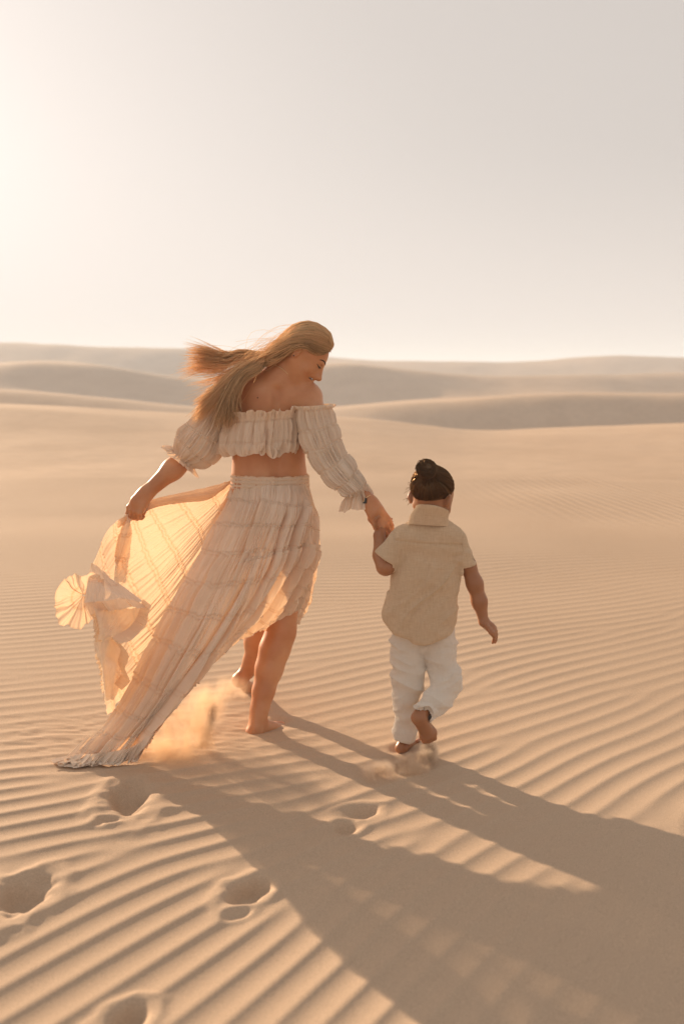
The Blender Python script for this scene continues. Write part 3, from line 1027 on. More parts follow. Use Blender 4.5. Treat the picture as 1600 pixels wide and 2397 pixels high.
def woman_details():
    O, f, s, u = HW; A = [f, s, u]
    DARK = plain_mat('brow_hair', (.045, .025, .015), .7)
    TEETH = plain_mat('teeth_enamel', (.78, .74, .66), .25, .5)
    LIP = plain_mat('lip_skin', (.50, .17, .12), .45, .4)
    GOLD = plain_mat('gold_chain', (.85, .66, .38), .28, .5, 1.0)
    BEAD = plain_mat('black_bead', (.02, .018, .016), .3, .5)
    small_sculpt('eyebrow', [('c', on_face(x0, z0), on_face(x1, z1), r0, r1, .002) for x0, z0, x1, z1, r0, r1 in ((.084, .031, .089, .0345, .0010, .0018), (.089, .0345, .0945, .0365, .0018, .0022), (.0945, .0365, .0995, .0368, .0022, .0025), (.0995, .0368, .104, .0350, .0025, .0026), (.104, .0350, .1075, .0320, .0026, .0022))], DARK, WOMAN, .0010)
    small_sculpt('eyebrow', [('c', hw(.107, -.012, .0285), hw(.099, -.030, .035), .0028, .0028, .002), ('c', hw(.099, -.030, .035), hw(.082, -.044, .031), .0028, .0014, .002)], DARK, WOMAN)
    small_sculpt('eyelash', [('c', on_face(.086, .0125), on_face(.096, .0085, .002), .0012, .0022, .002), ('c', on_face(.096, .0085, .002), on_face(.1035, .0075, .002), .0022, .0020, .002), ('c', on_face(.098, .008, .002), on_face(.099, .003, .005), .0018, .0010, .002)], DARK, WOMAN, .0010)
    small_sculpt('eyelash', [('c', hw(.100, -.020, .003), hw(.099, -.034, .0005), .0018, .0022, .002), ('c', hw(.099, -.034, .0005), hw(.088, -.044, .002), .0022, .0014, .002)], DARK, WOMAN)
    small_sculpt('teeth', [('e', hw(.083, 0, -.0445), (.0165, .0270, .0046), A, .002)], TEETH, WOMAN, .0012)
    small_sculpt('lip', [('c', hw(.1065, 0, -.0400), hw(.096, .016, -.0405), .0036, .0034, .002), ('c', hw(.096, .016, -.0405), hw(.078, .030, -.0385), .0034, .0012, .002),
                         ('c', hw(.1065, 0, -.0400), hw(.096, -.016, -.0405), .0036, .0034, .002)], LIP, WOMAN)
    small_sculpt('lip', [('c', hw(.100, 0, -.0545), hw(.092, .016, -.0530), .0042, .0036, .002), ('c', hw(.092, .016, -.0530), hw(.077, .029, -.0415), .0036, .0012, .002),
                         ('c', hw(.100, 0, -.0545), hw(.092, -.016, -.0530), .0042, .0036, .002)], LIP, WOMAN)
    small_sculpt('earring', [('e', hw(-.001, .0835, -.018), (.0028, .0022, .0028), A, .001)], BEAD, WOMAN, .0008)
    # necklace chain over the back of the neck
    pts = [on_skin(617, 856, .001), on_skin(632, 853, .001), on_skin(648, 857, .001), on_skin(662, 865, .001), on_skin(674, 876, .001)]
    c = cr_interp(np.array(pts)[None], np.linspace(0, 1, 40))
    tubes('necklace', c, np.full((1, 40), .0011), np.ones(1), GOLD, WOMAN, 6)
    # dark bead bracelet at the wrist
    w = P(860, 1172, 3.718); d = P(866, 1180, 3.713) - P(850, 1163, 3.735); d /= np.linalg.norm(d)
    x = np.cross(d, (0, 1, 0)); x /= np.linalg.norm(x); y = np.cross(d, x)
    ring = [w + (x * math.cos(t) + y * math.sin(t)) * .0275 for t in np.linspace(0, 2 * math.pi, 33)]
    br = tubes('bracelet', np.array([ring]), np.full((1, 33), .0014), np.ones(1), GOLD, WOMAN, 6)
    small_sculpt('bead', [('c', P(856, 1168, 3.693), P(855, 1176, 3.692), .0045, .0045, .002), ('c', P(855, 1176, 3.692), P(851, 1177, 3.694), .0045, .003, .002)], BEAD, WOMAN, .0012)
    # small mole on the back
    small_sculpt('mole', [('e', on_skin(603, 931, 0), (.0030, .0022, .0030), None, .001)], plain_mat('mole_skin', (.12, .05, .03)), WOMAN, .0008)


woman_details()
# ------------------------------------------------------------------ her clothes
def grid_normals(X, wrap=False):
    if wrap:
        du = np.roll(X, -1, 1) - np.roll(X, 1, 1)
    else:
        du = np.gradient(X, axis=1)
    dv = np.gradient(X, axis=0)
    N = np.cross(du, dv); N /= np.linalg.norm(N, axis=2, keepdims=True) + 1e-12
    return N


def emit(name, X, mat, parent, wrap=False, seam=None, uvs=None, both=None):
    nv, nu, _ = X.shape
    Q = grid_faces(nv, nu, wrap)
    U, Vv = np.meshgrid(np.linspace(0, 1, nu), np.linspace(0, 1, nv))
    uv = np.stack([U, Vv], -1).reshape(-1, 2)
    me = mesh_np(name, X.reshape(-1, 3), Q, uv=uv, attrs={'seam': (np.zeros((nv, nu)) if seam is None else seam).reshape(-1)})
    return link(name, me, [mat], parent)


def n1(x, seed):
    return vnoise(x, x * 0 + .5, seed, 512)


def pleats(U, S, seams, freq, amp, seed, wid=.012, fold=(6, .010), ridge=.0028, tilt=0.0):
    """pleat relief between gathered seams. U across, S along, both 0..1"""
    seams = np.asarray(sorted(seams))
    D = np.zeros_like(U); W = np.zeros_like(U); seam = np.zeros_like(U)
    wobble = 0.006 * vnoise(U * 9, S * 3, seed + 7) + .0045 * vnoise(U * 90, S * 2, seed + 8)
    Sw = S + wobble - tilt * (U - .3)
    edges = np.concatenate([[-.2], seams, [1.2]])
    for t in range(len(edges) - 1):
        a, b = edges[t], edges[t + 1]
        w = smoothstep(a - .008, a + .008, Sw) * (1 - smoothstep(b - .008, b + .008, Sw))
        mid = np.clip(np.minimum(Sw - a, b - Sw) / ((b - a) * .5), 0, 1)
        k = 41.7 * t
        drift = U + .010 * vnoise(U * 7 + t, S * 4, seed + 3)
        f = vnoise(drift * freq + k, S * 3, seed) * 1.0 + .55 * vnoise(drift * freq * 2.1 + k, S * 7, seed + 1)
        D += w * f * amp * (.55 + .55 * mid ** .6)
        W += w
    D /= np.maximum(W, .05)
    for c in seams:
        for o in (-.45, .45):
            g = np.exp(-((Sw - c - o * wid) / (wid * .20)) ** 2)
            D += ridge * g * (1 + .8 * vnoise(U * freq * 1.6, S * 0 + c * 50, seed + 5))
            seam = np.maximum(seam, g)
        D -= ridge * .8 * np.exp(-((Sw - c) / (wid * .9)) ** 2)
    D += fold[1] * vnoise(U * fold[0] + .6 * vnoise(U * 2, S * 2, seed + 9), S * 1.6, seed + 6)
    return D, seam


def loft(rings, nu, nv, fn=None):
    """rings: (centre, A, B) -> closed grid nv x nu"""
    C = np.array([np.concatenate(r) for r in rings])                 # n,9
    d = cr_interp(C.reshape(1, len(C), 9), np.linspace(0, 1, nv))[0]
    th = np.linspace(0, 2 * math.pi, nu, endpoint=False)
    c, A, B = d[:, None, 0:3], d[:, None, 3:6], d[:, None, 6:9]
    X = c + A * np.cos(th)[None, :, None] + B * np.sin(th)[None, :, None]
    if fn is not None:
        U, S = np.meshgrid(th / (2 * math.pi), np.linspace(0, 1, nv))
        N = X - c; N /= np.linalg.norm(N, axis=2, keepdims=True)
        D, seam, ax = fn(U, S)
        T = np.gradient(d[:, 0:3], axis=0); T /= np.linalg.norm(T, axis=1, keepdims=True) + 1e-9
        X = X + N * D[..., None] + (T[:, None, :] * ax[..., None] if ax is not None else 0)
        return X, seam
    return X, None


def pn(U, f, seed):
    """periodic noise round a ring"""
    a = 2 * math.pi * U
    return vnoise(np.cos(a) * f / 6.28 + 50, np.sin(a) * f / 6.28 + 50, seed, 512)


def ring_px(px, py, Y, wpx, dirx, diry, depth, ws=WS):
    """ring across a limb: centre in the photo, half width in px, limb direction in the photo, half depth m"""
    L = math.hypot(dirx, diry); nx, ny = -diry / L, dirx / L
    return (P(px, py, Y), np.array((nx * wpx * ws, 0, -ny * wpx * ws)), np.array((0, depth, 0)))


def sleeve(name, rings, seams, seed, cuff, parent, freq=84, nu=320, nv=150, amp=.0085, flare_amp=.018, head=0.07):
    def fn(U, S):
        D = 0 * U; seam = 0 * U
        S2 = S + .012 * pn(U, 9, seed + 2)
        edges = [0.0, head] + list(seams) + [cuff, 1.0]
        W = 0 * U
        for t in range(len(edges) - 1):
            a, b = edges[t], edges[t + 1]
            w = smoothstep(a - .01, a + .01, S2) * (1 - smoothstep(b - .01, b + .01, S2))
            mid = np.clip(np.minimum(S2 - a, b - S2) / ((b - a) * .5), 0, 1) ** .6
            f = pn((U + t * .137 + .012 * vnoise(U * 8, S * 5, seed)) % 1, freq, seed + t) + .6 * pn((U + t * .3) % 1, freq * 2.2, seed + 20 + t)
            D += w * f * amp * (.45 + .75 * mid); W += w
        D /= np.maximum(W, .1)
        for c in list(seams) + [cuff, head]:
            for o in (-.011, .011):
                g = np.exp(-((S2 - c - o) / .006) ** 2)
                D += .0030 * g * (1 + .8 * pn(U, freq * 1.5, seed + 31)); seam = np.maximum(seam, g)
            D -= .003 * np.exp(-((S2 - c) / .02) ** 2)
        D += .012 * pn(U, 7, seed + 40) * smoothstep(.1, .35, S) * (1 - smoothstep(cuff - .15, cuff, S))
        fl = smoothstep(cuff + .03, 1, S); fh = 1 - smoothstep(0, head, S)
        D += fl * flare_amp * (pn(U, 30, seed + 50) + .5 * pn(U, 60, seed + 51))
        D += fh * .008 * (pn(U, 26, seed + 52) + .4 * pn(U, 60, seed + 54))
        ax = fl * .012 * pn(U, 12, seed + 53)
        return D, seam, ax
    X, seam = loft(rings, nu, nv, fn)
    return emit(name, X, CLOTH_W, parent, True, seam)


def dress():
    # bodice
    def brow(y, Y, w, d, cx=612, tilt=0.0): return (P(cx, y, Y - .008), np.array((w * WS, 0, tilt)), np.array((0, d + .008, 0)))
    rings = [brow(958, 3.955, 97, .132, 617, .012), brow(968, 3.955, 93, .122, 616, .012), brow(982, 3.96, 91, .118, 614, .011), brow(1000, 3.963, 93, .122, 612, .008),
             brow(1020, 3.965, 96, .128, 610, .004), brow(1041, 3.965, 99, .134, 607, .002), brow(1054, 3.965, 94, .128, 609, .002), brow(1049, 3.965, 84, .112, 612, 0)]
    def fn(U, S):
        hem = smoothstep(.55, .85, S)
        D = (.0125 * pn((U + .006 * vnoise(U * 9, S * 3, 100)) % 1, 110, 101) + .0070 * pn((U + .008 * vnoise(U * 9, S * 5, 102)) % 1, 210, 103)) * (.5 + .8 * smoothstep(.2, .5, S))
        top = 1 - smoothstep(.10, .26, S)
        D += top * (.018 * pn(U, 110, 104) + .008 * pn(U, 210, 105))
        D += .020 * pn(U, 48, 106) * hem
        seam = 0 * U
        S2 = S + .01 * pn(U, 14, 107)
        for c in (.285, .64):
            for o in (-.012, .012):
                g = np.exp(-((S2 - c - o) / .007) ** 2); D += g * .0035 * (1 + .8 * pn(U, 130, 108)); seam = np.maximum(seam, g)
            D -= .005 * np.exp(-((S2 - c) / .025) ** 2)
        ax = hem * .026 * pn(U, 40, 109) + top * .010 * pn(U, 90, 110)
        return D, seam, ax
    X, seam = loft(rings, 640, 90, fn)
    emit('crop_top', X, CLOTH_W, WOMAN, True, seam)
    # sleeves
    sleeve('sleeve', [ring_px(731, 948, 3.92, 47, .05, 1, .090), ring_px(733, 962, 3.917, 43, .06, 1, .084), ring_px(737, 982, 3.91, 45, .15, 1, .084), ring_px(745, 1012, 3.89, 49, .3, 1, .084),
                      ring_px(757, 1045, 3.865, 48, .45, 1, .080), ring_px(774, 1078, 3.845, 45, .6, .9, .074), ring_px(798, 1108, 3.812, 42, .75, .8, .080), ring_px(820, 1132, 3.780, 34, .75, .75, .072),
                      ring_px(833, 1147, 3.758, 28, .6, .9, .060), ring_px(837, 1161, 3.755, 31, .3, 1, .052), ring_px(837, 1186, 3.75, 38, .15, 1, .062)],
           [.27, .40, .53, .66], 200, .80, WOMAN)
    sleeve('sleeve', [ring_px(505, 955, 3.965, 36, -.35, 1, .075), ring_px(500, 970, 3.965, 36, -.4, 1, .074), ring_px(490, 992, 3.965, 43, -.5, 1, .080), ring_px(474, 1018, 3.965, 52, -.6, .9, .092),
                      ring_px(458, 1040, 3.962, 55, -.65, .8, .098), ring_px(443, 1056, 3.96, 48, -.7, .7, .088), ring_px(431, 1067, 3.955, 34, -.7, .7, .062), ring_px(426, 1073, 3.955, 38, -.7, .7, .064),
                      ring_px(420, 1079, 3.95, 52, -.68, .72, .080)],
           [.36, .56], 230, .84, WOMAN, freq=92, flare_amp=.018)
    # waistband: four gathered rows
    wb = [(P(631, y, 3.97), np.array((w * WS, 0, -.001)), np.array((0, .117, 0))) for y, w in ((1109, 89), (1112, 91), (1118, 92), (1124, 92), (1130, 92), (1136, 93), (1140, 93))]
    def fw(U, S):
        D = .0028 * pn(U, 95, 120) + .0020 * pn(U, 190, 121)
        D += .0022 * np.cos(S * 2 * math.pi * 4) * (1 + .5 * pn(U, 120, 122)) + .004 * (1 - smoothstep(0, .1, S)) * pn(U, 90, 123)
        return D, 0 * U, .003 * pn(U, 90, 124) * (1 - S)
    X, seam = loft(wb, 460, 26, fw)
    emit('waistband', X, CLOTH_W, WOMAN, True, X[..., 0] * 0 + .5)


dress()


def wy(px, back=False, y=1137):
    c = math.sqrt(max(0, 1 - ((px - 631) / 94.0) ** 2))
    return 3.97 + (.112 * c if back else -.115 * c)


def skirt():
    # outer cloth: from the waistband round her hip and streaming down to the sand on the left
    F = PG([
        [(541, 1137, wy(541)), (507, 1210, 3.935), (460, 1300, 3.89), (404, 1400, 3.83), (352, 1500, 3.76), (285, 1630, 3.65), (218, 1725, 3.55), (140, 1792, 3.475)],
        [(560, 1137, wy(560)), (538, 1200, 3.85), (496, 1292, 3.80), (443, 1396, 3.74), (390, 1502, 3.68), (318, 1640, 3.58), (252, 1728, 3.50), (195, 1796, 3.45)],
        [(590, 1137, wy(590)), (575, 1198, 3.79), (540, 1285, 3.74), (488, 1392, 3.68), (432, 1505, 3.62), (355, 1642, 3.54), (295, 1727, 3.49), (245, 1790, 3.455)],
        [(622, 1137, wy(622)), (612, 1195, 3.765), (582, 1275, 3.72), (535, 1380, 3.67), (474, 1500, 3.62), (390, 1635, 3.54), (332, 1712, 3.50), (290, 1782, 3.47)],
        [(655, 1137, wy(655)), (650, 1193, 3.76), (625, 1265, 3.715), (582, 1365, 3.67), (515, 1492, 3.63), (422, 1620, 3.57), (364, 1690, 3.53), (332, 1758, 3.50)],
        [(685, 1137, wy(685)), (687, 1190, 3.79), (668, 1255, 3.735), (630, 1345, 3.69), (566, 1460, 3.67), (480, 1568, 3.64), (408, 1645, 3.60), (368, 1705, 3.56)],
        [(706, 1137, wy(706)), (715, 1188, 3.84), (706, 1245, 3.775), (678, 1325, 3.745), (630, 1415, 3.745), (585, 1470, 3.76), (545, 1505, 3.77), (505, 1540, 3.77)],
        [(717, 1137, wy(717)), (731, 1190, 3.895), (734, 1242, 3.825), (716, 1312, 3.80), (682, 1388, 3.81), (650, 1436, 3.83), (615, 1466, 3.845), (580, 1487, 3.86)],
        [(722, 1137, 3.98), (739, 1200, 3.96), (741, 1250, 3.90), (733, 1308, 3.87), (714, 1368, 3.87), (694, 1412, 3.88), (670, 1444, 3.90), (645, 1468, 3.92)],
        [(720, 1137, 4.03), (737, 1208, 4.05), (741, 1265, 4.02), (736, 1322, 3.96), (724, 1375, 3.94), (711, 1412, 3.94), (697, 1440, 3.95), (680, 1461, 3.96)],
        [(700, 1137, wy(700, 1)), (720, 1222, 4.13), (732, 1285, 4.11), (733, 1342, 4.06), (726, 1390, 4.04), (716, 1422, 4.03), (707, 1444, 4.02), (697, 1459, 4.01)],
        [(670, 1137, wy(670, 1)), (690, 1230, 4.17), (705, 1310, 4.19), (708, 1370, 4.18), (702, 1410, 4.17), (694, 1432, 4.16), (684, 1446, 4.15), (672, 1456, 4.14)],
    ])
    nu, nv = 760, 280
    X = surf(F, nu, nv)
    U, S = np.meshgrid(np.linspace(0, 1, nu), np.linspace(0, 1, nv))
    seams = [.105, .215, .315, .415, .51, .605, .70, .79, .875, .955]
    D, seam = pleats(U, S, seams, 105, .0085, 300, wid=.0125, fold=(11, .009), ridge=.0058, tilt=.14)
    D *= .35 + .65 * smoothstep(0, .05, S)
    # long deep folds that run down the flow
    def groove(u0, u1, s0, s1, w, dep):
        c = u0 + (u1 - u0) * smoothstep(0, 1, (S - s0) / (s1 - s0)) + .006 * np.sin(S * 19)
        e = smoothstep(s0, s0 + .12, S) * (1 - smoothstep(s1 - .12, s1, S))
        return -dep * e * np.exp(-((U - c) / w) ** 2) + dep * .8 * e * np.exp(-((U - c - 2.2 * w) / (w * 1.3)) ** 2)
    for g in [(.13, .10, .25, 1.05, .012, .030), (.24, .26, .02, .45, .010, .020), (.33, .30, .35, 1.05, .014, .040), (.42, .44, .10, .62, .013, .028), (.52, .48, .05, .7, .013, .026),
              (.60, .56, .25, .95, .012, .028), (.70, .66, .05, .8, .012, .022), (.21, .20, .45, 1.0, .009, .022), (.07, .05, .3, .98, .008, .016), (.385, .40, .45, .95, .008, .020), (.79, .76, .1, .8, .010, .014), (.465, .46, .2, .55, .007, .014)]:
        D += groove(*g)
    # overlapping tier: a gathered frill that stands proud part of the way down
    cfr = .36 + .05 * (U - .5)
    m = smoothstep(.22, .28, U) * (1 - smoothstep(.80, .84, U))
    D += m * .012 * smoothstep(cfr - .004, cfr + .004, S) * (1 - smoothstep(cfr + .01, cfr + .12, S))
    N = grid_normals(X)
    if N[:, nu // 3].mean(0)[1] > 0: N = -N
    sk = emit('skirt', X + N * D[..., None], CLOTH_W, WOMAN, False, seam)
    # gathered frill edge on that tier
    iu = np.arange(int(.25 * nu), int(.80 * nu))
    sr = (.36 + .05 * (iu / nu - .5)); iv = np.clip((sr * nv).astype(int), 0, nv - 1)
    base = (X + N * D[..., None])[iv, iu] + N[iv, iu] * .004
    up = X[iv - 6, iu] - X[iv, iu]; up /= np.linalg.norm(up, axis=1)[:, None]
    frill('tier_frill', base, up, N[iv, iu], .012, 60, .0045, CLOTH_W, sk, 500)
    # hem ruffle, crumpled where it meets the sand
    H = cr_interp(F[:, -1][None], np.linspace(0, .56, 620))[0]
    Dn = cr_interp(F[:, -1][None] - F[:, -2][None], np.linspace(0, .56, 620))[0]
    Dn /= np.linalg.norm(Dn, axis=1)[:, None]
    for k, (wd, am, fr, sd, off) in enumerate([(.100, .030, 44, 320, 0), (.085, .030, 36, 330, .014), (.060, .026, 30, 335, .03)]):
        base = H + np.array((0, -off * .6, 0.0)) - Dn * (.052 + off * .6)
        dirn = Dn * .75 + np.array((-.10, -.08, -.12)); dirn /= np.linalg.norm(dirn, axis=1)[:, None]
        frill('hem_ruffle', base, dirn, np.tile(np.array((.35, -.90, .25)), (len(H), 1)), wd, fr, am, CLOTH_W, sk, sd, rows=12, floor=True)
    # tail resting on the sand
    Tl = PG([[(205, 1722, 3.56), (160, 1765, 3.52), (128, 1786, 3.49), (118, 1790, 3.475)],
             [(232, 1735, 3.53), (200, 1778, 3.475), (158, 1800, 3.445), (138, 1812, 3.43)],
             [(262, 1740, 3.51), (238, 1785, 3.45), (200, 1806, 3.42), (176, 1818, 3.41)]])
    Xt = surf(Tl, 130, 46)
    Ut, St = np.meshgrid(np.linspace(0, 1, 130), np.linspace(0, 1, 46))
    Dt = .004 * vnoise(Ut * 26, St * 3, 341) + .011 * vnoise(Ut * 9, St * 2, 342) * St
    Nt = grid_normals(Xt); Nt *= np.sign(Nt[..., 2:3].mean()) or 1
    Xt = Xt + Nt * Dt[..., None]; Xt[..., 2] = np.maximum(Xt[..., 2], .008)
    emit('hem_ruffle', Xt, CLOTH_W, sk)
    return sk


def frill(name, base, out, nrm, width, waves, amp, mat, parent, seed, rows=6, floor=False):
    n = len(base)
    t = np.linspace(0, 1, rows)[:, None]; u = np.linspace(0, 1, n)[None, :]
    w = (vnoise(u * waves + 0 * t, t * 0 + .5, seed) + .5 * vnoise(u * waves * 2.3 + 0 * t, t * 0 + .5, seed + 1)) * amp * (.25 + t)
    le = width * (1 + .35 * vnoise(u * waves * .4 + 0 * t, t * 0 + .5, seed + 2))
    X = base[None] + out[None] * (t * le)[..., None] + nrm[None] * w[..., None]
    side = np.gradient(base, axis=0); side /= np.linalg.norm(side, axis=1)[:, None] + 1e-9
    X = X + side[None] * (amp * .8 * t * vnoise(u * waves * .9 + 3 + 0 * t, t * 0 + .5, seed + 3))[..., None]
    if floor: X[..., 2] = np.maximum(X[..., 2], .006 + .006 * (1 + vnoise(u * 60 + 0 * t, t * 8, seed + 4)))
    return emit(name, X, mat, parent)


def veil(sk):
    rows = [
        [(543, 1124, 3.99), (492, 1141, 3.985), (425, 1155, 3.965), (352, 1172, 3.94), (313, 1196, 3.925), (262, 1226, 3.84), (224, 1288, 3.72), (208, 1350, 3.62), (203, 1385, 3.55)],
        [(543, 1128, 4.00), (503, 1158, 4.02), (445, 1190, 4.04), (380, 1225, 4.03), (330, 1252, 3.98), (277, 1290, 3.88), (240, 1345, 3.72), (220, 1400, 3.54), (216, 1435, 3.45)],
        [(543, 1132, 4.00), (513, 1175, 4.05), (468, 1220, 4.08), (412, 1270, 4.09), (360, 1315, 4.05), (305, 1360, 3.93), (262, 1415, 3.74), (238, 1465, 3.50), (228, 1495, 3.37)],
        [(543, 1136, 4.00), (520, 1190, 4.04), (482, 1250, 4.08), (434, 1315, 4.10), (385, 1375, 4.06), (332, 1430, 3.96), (285, 1480, 3.76), (250, 1525, 3.46), (233, 1550, 3.30)],
        [(543, 1140, 4.00), (526, 1202, 4.01), (495, 1275, 4.03), (455, 1352, 4.04), (412, 1425, 4.00), (360, 1490, 3.93), (308, 1545, 3.82), (262, 1585, 3.52), (240, 1605, 3.30)],
        [(545, 1142, 3.99), (532, 1215, 3.96), (508, 1290, 3.95), (475, 1375, 3.92), (436, 1455, 3.89), (385, 1535, 3.85), (330, 1605, 3.80), (275, 1650, 3.74), (246, 1668, 3.64)],
    ]
    F = PG(rows)
    nu, nv = 330, 260
    X = surf(F, nu, nv)
    U, S = np.meshgrid(np.linspace(0, 1, nu), np.linspace(0, 1, nv))
    D, seam = pleats(U, S, [.14, .27, .395, .51, .62, .725, .83, .93], 80, .0050, 400, wid=.018, fold=(5, .012), ridge=.0030)
    D *= smoothstep(0, .06, S)
    D += .012 * vnoise(U * 3, S * 14, 411) * smoothstep(.55, .9, S)
    N = grid_normals(X)
    vl = emit('skirt_panel', X + N * D[..., None], CLOTH_V, WOMAN, False, seam)
    # top edge rolled into a soft roll up to the gripping hand
    pth = cr_interp(F[0][:6][None], np.linspace(0, 1, 90))[0]
    tt = np.linspace(0, 1, 90)
    rr = (.022 + .004 * np.sin(tt * 9)) * (1 - .35 * smoothstep(.6, .9, tt)) * smoothstep(-.1, .25, tt)
    rings = [(p + np.array((0, 0, -r * .85)), np.array((.12 * r, 0, r)), np.array((0, r * .9, 0))) for p, r in zip(pth[::6], rr[::6])]
    def fr(U, S): return .0030 * pn((U + .2 * vnoise(U * 2, S * 5, 420)) % 1, 24, 421) + .0016 * pn(U, 50, 422), 0 * U + .2, None
    Xr, _ = loft(rings, 90, 120, fr)
    emit('rolled_edge', Xr, CLOTH_V, vl, True)
    # folded drape hanging from the fist
    Xd = surf(PG([[(298, 1208, 3.90), (274, 1250, 3.915), (258, 1295, 3.93), (250, 1345, 3.94)],
                  [(301, 1212, 3.875), (284, 1250, 3.865), (270, 1298, 3.86), (258, 1350, 3.87)],
                  [(304, 1214, 3.872), (297, 1252, 3.86), (283, 1302, 3.855), (265, 1352, 3.87)],
                  [(308, 1214, 3.895), (310, 1248, 3.93), (300, 1300, 3.96), (278, 1350, 3.97)]]), 90, 80)
    U, S = np.meshgrid(np.linspace(0, 1, 90), np.linspace(0, 1, 80))
    Dd, sm = pleats(U, S, [.35, .72], 12, .003, 430, wid=.05, fold=(3, .006))
    emit('draped_fold', Xd + grid_normals(Xd) * Dd[..., None], CLOTH_V, vl, False, sm)
    # flipped triangular fold with its own frill
    T = PG([[(213, 1318, 3.60), (207, 1350, 3.53), (202, 1385, 3.48), (198, 1412, 3.45)],
            [(222, 1324, 3.60), (232, 1358, 3.54), (240, 1385, 3.49), (243, 1408, 3.46)],
            [(232, 1332, 3.63), (258, 1362, 3.58), (278, 1385, 3.54), (292, 1402, 3.52)],
            [(240, 1338, 3.68), (272, 1362, 3.66), (302, 1385, 3.63), (335, 1410, 3.62)]])
    Xt = surf(T, 120, 60); U, S = np.meshgrid(np.linspace(0, 1, 120), np.linspace(0, 1, 60))
    Dt, sm = pleats(U, S, [.42], 22, .0026, 440, wid=.05, fold=(3, .008))
    Nt = grid_normals(Xt)
    if Nt.mean((0, 1))[1] > 0: Nt = -Nt
    Xt = Xt + Nt * Dt[..., None]
    fo = emit('folded_corner', Xt, CLOTH_W, vl, False, sm)
    b = Xt[-1]; b = cr_interp(b[::8][None], np.linspace(0, 1, 240))[0]
    o = np.tile(np.array((.25, -.15, -1.0)), (240, 1)) + np.linspace(0, .8, 240)[:, None] * np.array((1, 0, .35)); o /= np.linalg.norm(o, axis=1)[:, None]
    frill('frill', b, o, np.tile(np.array((0, -1, 0)), (240, 1)), .044, 11, .014, CLOTH_V, fo, 450, rows=14)
    # round frill blown out on the far left
    ang = np.radians(np.linspace(20, 345, 330)); c = P(190, 1398, 3.54)
    ro = (61 + 7 * np.sin(ang * 1.7 + .8) + 4 * vnoise(ang * 2.2, ang * 0 + .5, 466)) * WS * .91
    t = np.linspace(0, 1, 26)[:, None]
    rad = .004 + (ro[None] - .004) * t
    wv = (vnoise(np.linspace(0, 44, 330)[None] + 0 * t, 0 * t + .5, 460) * .017 + vnoise(np.linspace(0, 11, 330)[None] + 0 * t, 0 * t + .5, 461) * .014) * (.3 + t)
    ang = ang + .16 * vnoise(ang[None] * 2.5, t * 2.2, 467)
    Xf = np.stack([c[0] + rad * np.cos(ang) * (.95 + .05 * t), c[1] + wv - .03 * t + .030 * np.exp(-((t - .0) / .3) ** 2), c[2] + rad * np.sin(ang) * 1.02 + wv * .4], -1)
    emit('frill', Xf, CLOTH_V, vl, False, np.exp(-((t - .36) / .04) ** 2) + .8 * np.exp(-((t - 1) / .03) ** 2) + 0 * ang)
    # two crumpled folds below, in front of the panel
    for rows2, sd in (([[(214, 1408, 3.45), (222, 1440, 3.42), (228, 1475, 3.36), (226, 1500, 3.32)],
                        [(258, 1418, 3.52), (262, 1452, 3.48), (262, 1482, 3.42), (256, 1500, 3.38)],
                        [(305, 1425, 3.60), (302, 1462, 3.58), (296, 1480, 3.54), (285, 1492, 3.50)],
                        [(345, 1412, 3.68), (338, 1448, 3.67), (332, 1470, 3.66), (322, 1482, 3.65)]], 470),
                      ([[(224, 1500, 3.30), (232, 1540, 3.25), (238, 1580, 3.24), (243, 1640, 3.28)],
                        [(250, 1500, 3.38), (258, 1545, 3.36), (258, 1585, 3.36), (254, 1640, 3.45)],
                        [(280, 1495, 3.60), (284, 1530, 3.64), (278, 1570, 3.68), (266, 1625, 3.72)]], 480)):
        Xc = surf(PG(rows2), 130, 70); U, S = np.meshgrid(np.linspace(0, 1, 130), np.linspace(0, 1, 70))
        Dc = .0025 * vnoise(U * 30 + S * 14, S * 6, sd) + .011 * vnoise(U * 3.5, S * 4, sd + 1)
        Xc = Xc + grid_normals(Xc) * Dc[..., None]
        emit('crumpled_fold', Xc, CLOTH_V, vl)
    for pts, wd, sd in (([(262, 1492, 3.36), (282, 1520, 3.45), (276, 1548, 3.5), (284, 1575, 3.6), (268, 1600, 3.6)], .035, 490), ([(335, 1402, 3.60), (322, 1440, 3.60), (300, 1470, 3.52), (262, 1492, 3.40)], .040, 495)):
        b = cr_interp(np.array([P(*q) for q in pts])[None], np.linspace(0, 1, 200))[0]
        o = np.tile(np.array((.8, -.2, -.5)), (200, 1)); o /= np.linalg.norm(o, axis=1)[:, None]
        frill('frill', b, o, np.tile(np.array((0, -1, .2)), (200, 1)), wd, 12, .012, CLOTH_V, vl, sd, rows=10)


SK = skirt()
veil(SK)
# ------------------------------------------------------------------ the child
CHILD = person_root(tuple(G(965, 1755)), 'small child with a dark hair bun, tan linen shirt and white trousers, one foot lifted')
CS = 0.00157


def child_frame():
    O = P(1006, 1167, 3.625)
    f = np.array((.44, .78, -.44)); f /= np.linalg.norm(f)
    s = np.array((-.87, .49, 0.05)); s = s - f * (s @ f); s /= np.linalg.norm(s)
    u = np.cross(s, f)
    if u[2] < 0: u = -u
    return O, f, s, u


HCF = child_frame()


def hc(a, b, c): return hw(a, b, c, HCF)


def BX(px, py, Y):
    p = P(px, py, 3.64); p[1] = Y
    return p


